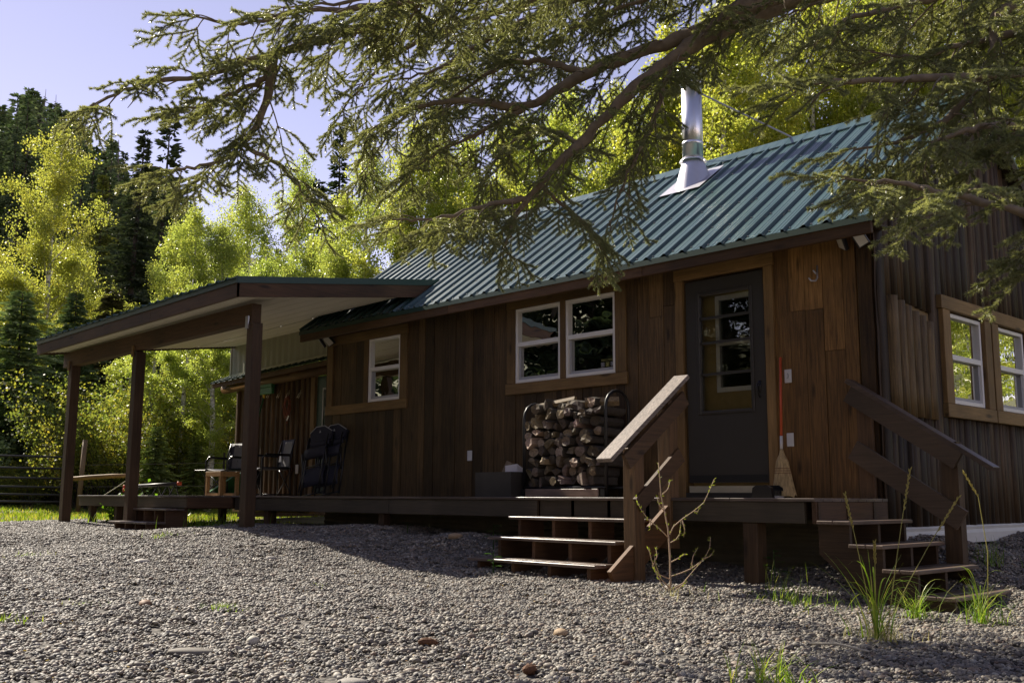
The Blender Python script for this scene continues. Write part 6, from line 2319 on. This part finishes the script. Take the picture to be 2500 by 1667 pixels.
# lawn beyond the porch
def lawn():
    rng = np.random.default_rng(8)
    n = 30000
    x = rng.uniform(-24, -7, n); y = rng.uniform(-4.5, 4.5, n)
    k = ~gravel_mask(x, y) & ~((x > -10.9) & (y > .9))
    x, y = x[k], y[k]
    z = ground_z(x, y)
    m = len(x)
    a = rng.uniform(0, 6.28, m); h = rng.uniform(.03, .085, m); w = rng.uniform(.008, .018, m)
    l = rng.normal(0, .5, m)*h
    V = np.empty((m, 3, 3))
    V[:, 0] = np.stack([x-np.cos(a)*w, y-np.sin(a)*w, z-.005], 1)
    V[:, 1] = np.stack([x+np.cos(a)*w, y+np.sin(a)*w, z-.005], 1)
    V[:, 2] = np.stack([x-np.sin(a)*l, y+np.cos(a)*l, z+h], 1)
    me = np_mesh('lawn_grass', V.reshape(-1, 3), np.arange(m*3).reshape(m, 3), M_GRASS, rng.random(m))
    o = bpy.data.objects.new('lawn_grass', me)
    COL.objects.link(o)
    o.color = (1.15, 1.0, .9, 1)
    o['kind'] = 'stuff'
    o['label'] = 'short sunlit lawn grass beyond the porch'
lawn()

# fallen leaves, needles and bits of cone scattered on the gravel
def litter():
    rng = np.random.default_rng(19)
    n = 2600
    x = rng.uniform(-11, 6, n); y = rng.uniform(-8, -1.4, n)
    k = gravel_mask(x, y)
    x, y = x[k], y[k]
    P = np.stack([x, y, ground_z(x, y)+.020], 1)
    V, F = leaf_quads(P, .022, rng, 0, .5)
    V.reshape(-1, 4, 3)[:, :, 2] = P[:, None, 2]+(V.reshape(-1, 4, 3)[:, :, 2]-P[:, None, 2])*.4
    me = np_mesh('fallen_leaves', V, F, leafy('leaf_litter', [(.10, .06, .03), (.20, .10, .035), (.36, .24, .05), (.22, .18, .09)], .2, .7), rng.random(len(F)))
    o = bpy.data.objects.new('fallen_leaves', me)
    COL.objects.link(o)
    o['kind'] = 'stuff'
    o['label'] = 'small fallen leaves and bark bits scattered on the gravel'
litter()

# ------------------------------------------------------------------ loose stones, cones and sticks on the gravel
def stone(loc, s, mt, label, seed, name='loose_stone'):
    me = ico(2, seed, .35)
    me.materials.append(mt)
    o = bpy.data.objects.new(name, me)
    COL.objects.link(o)
    o.scale = s
    o.location = (loc[0], loc[1], gz(loc[0], loc[1])+s[2]*.55)
    o.rotation_euler = (0, 0, seed*.7)
    return tag(o, label, 'stone')
stone((1.66, -6.13), (.115, .045, .03), plain('dark_flat_stone', (.16, .145, .12), .75), 'long flat grey stone lying in the near gravel', 1)
stone((1.57, -5.74), (.035, .035, .03), plain('pale_stone', (.45, .42, .35), .7), 'round pale stone in the near gravel', 2)
stone((-2.6, -4.45), (.08, .05, .03), plain('white_stone', (.42, .39, .34), .7), 'pale pointed stone in the left part of the gravel', 3)
stone((-.02, -5.57), (.06, .035, .028), plain('rust_stone', (.22, .13, .08), .7), 'rusty orange stone left of the green tuft', 4)
stone((2.76, -5.98), (.07, .045, .022), M_STONE, 'flat light stone near the bottom edge', 5)
stone((-1.85, -1.48), (.085, .05, .035), M_STONE_T, 'smooth tan stone at the top of the bank by the deck', 6)
stone((-2.3, -3.35), (.06, .045, .03), M_STONE, 'smooth grey stone in the upper gravel left of the stairs', 7)
stone((2.35, -4.35), (.05, .04, .03), M_STONE_T, 'tan stone in the gravel below the middle stairs', 8)
def cone(loc, rz, label):
    m = MB()
    r = random.Random(int(abs(rz)*100))
    m.tube([(-.05, 0, 0), (-.03, 0, 0), (0, 0, 0), (.03, 0, 0), (.055, 0, 0)], [.006, .020, .024, .018, .004], 8)
    for i in range(34):
        f = i/34; a = i*2.4
        x = -.04+.085*f; rr = .022*math.sin(math.pi*(.12+.8*f))
        m.add([(x, math.cos(a-.3)*rr, math.sin(a-.3)*rr), (x, math.cos(a+.3)*rr, math.sin(a+.3)*rr), (x+.016, math.cos(a)*(rr+.010), math.sin(a)*(rr+.010))], [(0, 1, 2)])
    o = m.build('spruce_cone', M_CONE)
    o.location = (loc[0], loc[1], gz(*loc)+.022)
    o.rotation_euler = (0, .1, rz)
    tag(o, label, 'cone', 'fallen spruce cones')
cone((3.30, -5.75), .5, 'brown spruce cone in the gravel near the bottom edge, left of centre')
cone((3.02, -5.25), 1.9, 'brown spruce cone in the gravel below the middle stairs')
cone((3.62, -5.25), 2.7, 'brown spruce cone near the bottom edge, right of the others')
cone((2.15, -5.1), 1.2, 'reddish spruce cone lying in the middle of the gravel')
o = MB().tube([(3.42, -3.66, gz(3.42, -3.66)+.03), (3.55, -3.62, gz(3.5, -3.6)+.04), (3.72, -3.62, gz(3.7, -3.6)+.025)], [.006, .007, .005], 6).build('dry_stick', M_ROPE, smooth=True)
tag(o, 'pale bleached stick on the gravel below the tall grass', 'stick')

# ------------------------------------------------------------------ overhanging spruce in the foreground
def needle_cloud(paths, rng, dens=1650, L=.0225, W=.0042):
    """needles along a list of (points, tone) shoots: one thin triangle each"""
    Vs, vs = [], []
    for pts, tone in paths:
        pts = np.array(pts)
        seg = np.diff(pts, axis=0); ln = np.linalg.norm(seg, axis=1); tot = ln.sum()
        n = max(6, int(tot*dens))
        s = rng.random(n)*tot
        c = np.concatenate([[0], np.cumsum(ln)])
        k = np.clip(np.searchsorted(c, s)-1, 0, len(seg)-1)
        P = pts[k]+seg[k]*((s-c[k])/ln[k])[:, None]
        d = unit(seg[k])
        r = unit(np.cross(d, rng.normal(size=(n, 3))))
        r[:, 2] += .25                                  # fuller on the upper side
        r = unit(r-d*np.sum(r*d, 1, keepdims=True))
        dirn = unit(d*rng.uniform(.45, .95, n)[:, None]+r)
        l = (L*rng.uniform(.7, 1.15, n)*np.clip(.55+.45*np.minimum(s, tot-s*0)/max(tot, 1e-6)*2, .6, 1))[:, None]
        b = unit(np.cross(dirn, rng.normal(size=(n, 3))))*W*.5
        V = np.stack([P-b, P+b, P+dirn*l], 1)
        Vs.append(V.reshape(-1, 3)); vs.append(np.clip(tone+rng.normal(0, .16, n), 0, 1))
    V = np.concatenate(Vs); v = np.concatenate(vs)
    return V, v

def spray_mesh(seed, L=.34, sparse=0.0):
    """one flat spruce spray: a leader with alternate side shoots, all bristling with needles"""
    rng = np.random.default_rng(seed)
    main = [np.array((.015*math.sin(5*f+seed)*f, L*f, -.035*f*f+.012*math.sin(6*f+seed))) for f in np.linspace(0, 1, 7)]
    st = MB().tube([tuple(p) for p in main], [.0042, .004, .0035, .003, .0026, .002, .0015], 4, False)
    shoots = [(main, .55)]
    k = 0
    s = .05
    while s < L*.93:
        f = s/L
        p = np.array([np.interp(f, np.linspace(0, 1, 7), [m[q] for m in main]) for q in range(3)])
        side = 1 if k % 2 else -1
        ln = (.17*(1-f*.62))*rng.uniform(.6, 1.15)
        if rng.random() > sparse:
            a = R(rng.uniform(35, 62))
            d = np.array((side*math.sin(a), math.cos(a), rng.uniform(-.30, .22)))
            q = [p+d*ln*g+np.array((0, .10*ln*g*g, -.10*ln*g*g)) for g in np.linspace(0, 1, 4)]
            st.tube([tuple(z) for z in q], [.0022, .0019, .0016, .001], 3, False)
            shoots.append((q, rng.uniform(.2, .8)))
        s += rng.uniform(.022, .042)
        k += 1
    V, v = needle_cloud(shoots, rng)
    sm = st
    nv = len(sm.v)
    allV = np.concatenate([V, np.array(sm.v)])
    me = bpy.data.meshes.new('spray')
    nf = len(V)//3
    quads = np.array([f for f in sm.f if len(f) == 4])+len(V)
    li = np.concatenate([np.arange(len(V)), quads.ravel()])
    me.vertices.add(len(allV)); me.vertices.foreach_set('co', allV.astype(np.float32).ravel())
    me.loops.add(len(li)); me.loops.foreach_set('vertex_index', li.astype(np.int32))
    tot = np.concatenate([np.full(nf, 3), np.full(len(quads), 4)]).astype(np.int32)
    start = np.concatenate([[0], np.cumsum(tot)[:-1]]).astype(np.int32)
    me.polygons.add(len(tot)); me.polygons.foreach_set('loop_start', start); me.polygons.foreach_set('loop_total', tot)
    me.polygons.foreach_set('material_index', np.concatenate([np.zeros(nf), np.ones(len(quads))]).astype(np.int32))
    me.materials.append(M_SNEED); me.materials.append(M_BARK)
    a = me.attributes.new('v', 'FLOAT', 'FACE')
    a.data.foreach_set('value', np.concatenate([v, np.zeros(len(quads))]).astype(np.float32))
    me.update(); me.validate()
    return me
SPRAYS = [proto_obj('spray_source', spray_mesh(900+i, (.34, .28, .38, .24, .32, .32)[i], (.0, .0, .1, .0, .2, .7)[i])) for i in range(6)]

TRUNK = (4.674, -1.305)
LIMBS = [
    ([(3.357, -0.619, 4.366), (2.55, -1.556, 3.925), (2.132, -2.126, 3.661), (1.981, -2.256, 3.529), (1.643, -2.573, 3.364), (1.256, -2.934, 3.166), (0.932, -3.219, 2.919), (0.546, -3.452, 3.009), (0.164, -3.662, 3.013), (-0.218, -3.841, 2.871)], 0.091, 0.012, 1, 0.4),
    ([(2.55, -1.556, 3.925), (1.974, -2.249, 3.464), (1.825, -2.546, 3.244), (1.627, -2.87, 2.903), (1.431, -3.179, 2.509), (1.294, -3.443, 2.189), (1.136, -3.547, 1.914), (1.074, -3.572, 1.73)], 0.065, 0.01, 0, 0.26),
    ([(1.294, -3.443, 2.189), (1.23, -3.488, 2.091), (1.136, -3.758, 2.005), (0.95, -4.112, 1.867), (0.743, -4.326, 1.857)], 0.026, 0.006, 0, 0.34),
    ([(1.801, -3.701, 3.926), (1.192, -4.487, 3.268), (1.051, -4.733, 3.05), (0.885, -5.019, 2.892), (0.727, -5.3, 2.752), (0.536, -5.61, 2.587), (0.341, -5.937, 2.479), (0.202, -6.19, 2.308)], 0.05, 0.008, 1, 0.26),
    ([(0.746, -5.28, 2.752), (0.682, -5.314, 2.601), (0.637, -5.48, 2.475), (0.505, -5.602, 2.402), (0.444, -5.794, 2.318)], 0.018, 0.005, 0, 0.24),
    ([(0.744, -5.278, 2.738), (0.68, -5.284, 2.452), (0.618, -5.315, 2.301), (0.521, -5.386, 2.165), (0.516, -5.512, 2.045), (0.361, -5.665, 2.001), (0.25, -5.776, 1.979)], 0.024, 0.006, 0, 0.26),
    ([(0.552, -5.359, 2.186), (0.606, -5.135, 2.088), (0.601, -4.965, 1.952), (0.578, -4.811, 1.81)], 0.012, 0.004, 0, 0.18),
    ([(4.772, -2.447, 2.356), (4.429, -3.057, 2.168), (4.075, -3.557, 2.092), (3.815, -3.961, 2.029), (3.664, -4.116, 2.015)], 0.035, 0.006, 1, 0.34),
    ([(4.922, -3.337, 1.12), (4.637, -3.804, 1.226), (4.485, -4.121, 1.28), (4.31, -4.315, 1.325), (4.157, -4.479, 1.343)], 0.03, 0.005, 1, 0.34),
    ([(4.787, -2.381, 2.799), (4.328, -2.96, 2.584), (4.255, -2.986, 2.353), (4.133, -3.186, 2.015), (3.969, -3.462, 1.821), (3.777, -3.651, 1.764)], 0.04, 0.006, 1, 0.36),
    ([(4.548, -2.172, 3.376), (4.137, -2.784, 2.871), (3.877, -3.165, 2.7), (3.668, -3.367, 2.628), (3.505, -3.512, 2.507)], 0.045, 0.006, 1, 0.36),
    ([(4.858, -2.945, 1.701), (4.572, -3.258, 1.762), (4.392, -3.589, 1.746), (4.239, -3.73, 1.663), (4.155, -3.793, 1.549)], 0.03, 0.005, 1, 0.34),
    ([(2.635, -0.926, 4.928), (1.523, -1.812, 4.531), (0.646, -2.473, 4.23), (0.02, -2.902, 4.068), (-0.49, -3.209, 3.9), (-0.949, -3.427, 3.573), (-1.159, -3.571, 3.228)], 0.0585, 0.006, 1, 0.5),
    ([(2.311, -1.748, 4.529), (1.433, -2.562, 4.051), (0.842, -2.936, 3.804), (0.364, -3.205, 3.618), (0.001, -3.36, 3.461), (-0.308, -3.659, 3.353)], 0.052, 0.006, 1, 0.5),
    ([(2.485, -3.627, 3.511), (1.788, -4.295, 3.234), (1.37, -4.832, 3.021), (0.99, -5.22, 2.979), (0.805, -5.532, 2.851), (0.57, -5.788, 2.895)], 0.035, 0.006, 1, 0.36),
    ([(1.825, -2.546, 3.244), (1.771, -2.698, 2.809), (1.66, -2.822, 2.408), (1.587, -2.935, 2.137), (1.52, -2.957, 1.92)], 0.0182, 0.005, 0, 0.2),
    ([(3.09, -1.145, 4.626), (2.219, -1.939, 4.089), (1.756, -2.379, 3.887), (1.282, -2.653, 3.746), (1.031, -2.886, 3.609)], 0.039, 0.006, 1, 0.4),
    ([(1.624, -1.288, 5.228), (0.658, -2.206, 4.809), (-0.032, -2.861, 4.504), (-0.59, -3.378, 4.2), (-0.881, -3.625, 3.935), (-1.063, -3.766, 3.708)], 0.0455, 0.006, 1, 0.4),
    ([(1.993, -0.424, 5.655), (0.832, -1.508, 5.06), (0.091, -2.171, 4.545), (-0.375, -2.547, 4.033), (-0.751, -2.845, 3.599), (-1.004, -3.04, 3.283), (-1.238, -3.199, 2.89)], 0.0455, 0.006, 1, 0.4),
    ([(2.378, -0.368, 5.499), (1.395, -1.295, 5.036), (0.812, -1.804, 4.575), (0.443, -2.089, 4.115), (0.193, -2.276, 3.77)], 0.039, 0.006, 1, 0.4),
    ([(2.059, -4.177, 3.32), (1.569, -4.647, 3.129), (1.223, -4.992, 3.047), (0.898, -5.319, 2.991)], 0.022, 0.006, 0, 0.4),
    ([(4.707, -2.135, 2.631), (4.432, -2.559, 2.584), (4.177, -2.946, 2.466), (3.954, -3.159, 2.371), (3.759, -3.368, 2.394)], 0.03, 0.006, 1, 0.4),
    ([(4.782, -1.333, 3.335), (4.337, -1.921, 3.227), (3.816, -2.589, 3.121), (3.344, -3.047, 2.962), (3.151, -3.226, 2.857)], 0.03, 0.006, 1, 0.4),
    ([(1.256, -2.934, 3.166), (0.84, -3.033, 3.372), (0.478, -3.211, 3.321), (0.113, -3.353, 3.094), (-0.063, -3.476, 2.814)], 0.0234, 0.005, 0, 0.4),
    ([(1.431, -3.179, 2.509), (1.179, -3.282, 2.648), (0.992, -3.457, 2.552), (0.858, -3.548, 2.33)], 0.0156, 0.004, 0, 0.25),
    ([(1.294, -3.443, 2.189), (1.297, -3.223, 2.074), (1.411, -3.071, 1.919), (1.468, -2.971, 1.733)], 0.013, 0.004, 0, 0.2),
    ([(0.932, -3.219, 2.919), (0.592, -3.355, 2.783), (0.245, -3.501, 2.659), (0.038, -3.68, 2.488)], 0.0182, 0.005, 0, 0.36),
]


big = thing('foreground_spruce', 'large spruce whose long needled boughs hang across the top of the picture', 'spruce', (TRUNK[0], TRUNK[1], gz(*TRUNK)))
MB().tube([(TRUNK[0], TRUNK[1], gz(*TRUNK)-.3), (TRUNK[0]+.03, TRUNK[1], .4), (TRUNK[0], TRUNK[1]+.05, 4), (TRUNK[0]+.1, TRUNK[1], 9), (TRUNK[0], TRUNK[1], 14)], [.30, .24, .19, .11, .03], 14).build('trunk', M_BARK, big, smooth=True)

def catmull(P, n=6):
    P = [np.array(p, float) for p in P]
    P = [2*P[0]-P[1]]+P+[2*P[-1]-P[-2]]
    out = []
    for i in range(1, len(P)-2):
        for k in range(n):
            t = k/n
            a, b, c, d = P[i-1], P[i], P[i+1], P[i+2]
            out.append(.5*((2*b)+(-a+c)*t+(2*a-5*b+4*c-d)*t*t+(-a+3*b-3*c+d)*t**3))
    out.append(P[-2])
    return np.array(out)

def euler_from(d, up):
    d = unit(np.array(d)); x = unit(np.cross(d, up)); z = np.cross(x, d)
    m = Matrix(((x[0], d[0], z[0]), (x[1], d[1], z[1]), (x[2], d[2], z[2])))
    return tuple(m.to_euler())

def limb(pts, r0, r1, from_trunk, lmax, seed):
    rng = np.random.default_rng(seed)
    if from_trunk:
        z = pts[0][2]+.15
        pts = [(TRUNK[0], TRUNK[1], min(z+.5, 6.5))]+list(pts)
    C = catmull(pts, 6)
    n = len(C)
    f = np.linspace(0, 1, n)
    C[1:-1] += rng.normal(0, .006, (n-2, 3))
    rad = (r0*(1-f)**1.15+r1)*(1+.10*np.sin(f*37+seed)+rng.normal(0, .05, n))
    lo = MB().tube([tuple(c) for c in C], list(rad), 9).build('limb', M_BARK, big, smooth=True)
    seg = np.linalg.norm(np.diff(C, axis=0), axis=1); cum = np.concatenate([[0], np.cumsum(seg)]); tot = cum[-1]
    tw = MB()
    Pn, Rn, Sn, In = [], [], [], []
    def emit(p, d, up, s, idx=None):
        Pn.append(p); Rn.append(euler_from(d, up)); Sn.append((s, s, s)); In.append(int(rng.integers(0, 6)) if idx is None else idx)
    s = tot*(.42 if from_trunk else .12)
    k = 0
    while s < tot:
        i = min(n-2, int(np.searchsorted(cum, s)-1))
        p = C[i]+(C[i+1]-C[i])*((s-cum[i])/seg[i])
        ax = unit(C[min(n-1, i+2)]-C[max(0, i-1)])
        side0 = np.cross(ax, (0, 0, 1.0))
        side0 = unit(side0) if np.linalg.norm(side0) > .2 else unit(rng.normal(size=3)*np.array((1, 1, .1)))
        left = tot-s
        L2 = min(lmax, .10+left*.35)*rng.uniform(.45, 1.1)
        sg = 1 if k % 2 else -1
        a = R(rng.uniform(40, 75))
        d = unit(ax*math.cos(a)+side0*sg*math.sin(a)+np.array((0, 0, rng.uniform(-.40, .25))))
        if rng.random() < .12:                              # hanging branchlets under the limb
            d = unit(d*.5+np.array((0, 0, -1.0))*rng.uniform(.5, 1.0)); L2 *= .8
        q = [p+d*L2*g+np.array((0, 0, -.22*L2*g*g)) for g in np.linspace(0, 1, 5)]
        tw.tube([tuple(z) for z in q], [.0085*(.5+L2), .007*(.5+L2), .006*(.5+L2), .004, .002], 5, False)
        dead = rng.random() < .08
        m = max(1, int(L2/.13))
        for j in range(m):
            g = (j+rng.uniform(.35, 1.0))/m
            if g < .12: continue
            b = np.array([np.interp(g, np.linspace(0, 1, 5), [z[c] for z in q]) for c in range(3)])
            dd = unit(q[4]-q[2])
            sd = unit(np.cross(dd, (0, 0, 1.0))+1e-6)
            for sgn in (-1, 1):
                if rng.random() < (.85 if dead else .30): continue
                e = unit(dd*rng.uniform(.6, 1.1)+sd*sgn*rng.uniform(.45, 1.0)+np.array((0, 0, rng.uniform(-.55, .2))))
                emit(b, e, (rng.normal(0, .25), rng.normal(0, .25), 1.0), rng.uniform(.72, 1.15), 5 if dead else None)
        if not dead:
            emit(q[4]-(q[4]-q[3])*.4, unit(q[4]-q[3]), (0, 0, 1.0), rng.uniform(.6, 1.0))
        s += rng.uniform(.065, .115)*(1.12 if lmax >= .4 else 1.0)
        k += 1
    emit(C[-1]-(C[-1]-C[-2])*.5, unit(C[-1]-C[-3]), (0, 0, 1.0), .9, 0)
    if tw.f:
        tw.build('branchlets', M_BARK, lo, smooth=True, kind='stuff')
    o = point_object('needle_sprays', np.array(Pn), np.array(Rn), np.array(Sn), np.array(In), SPRAYS, lo)
    o['kind'] = 'stuff'
    return len(Pn)
NSPR = 0
for i, (pts, r0, r1, ft, lm) in enumerate(LIMBS):
    NSPR += limb(pts, r0, r1, ft, lm, 300+i)
# a broken-off stub and a few cones on the boughs
MB().tube([(3.75, -3.0, 3.03), (3.35, -3.25, 2.93), (3.22, -3.33, 2.90)], [.06, .058, .055], 10).build('cut_limb', M_BARK, big, smooth=True)
print('sprays', NSPR)
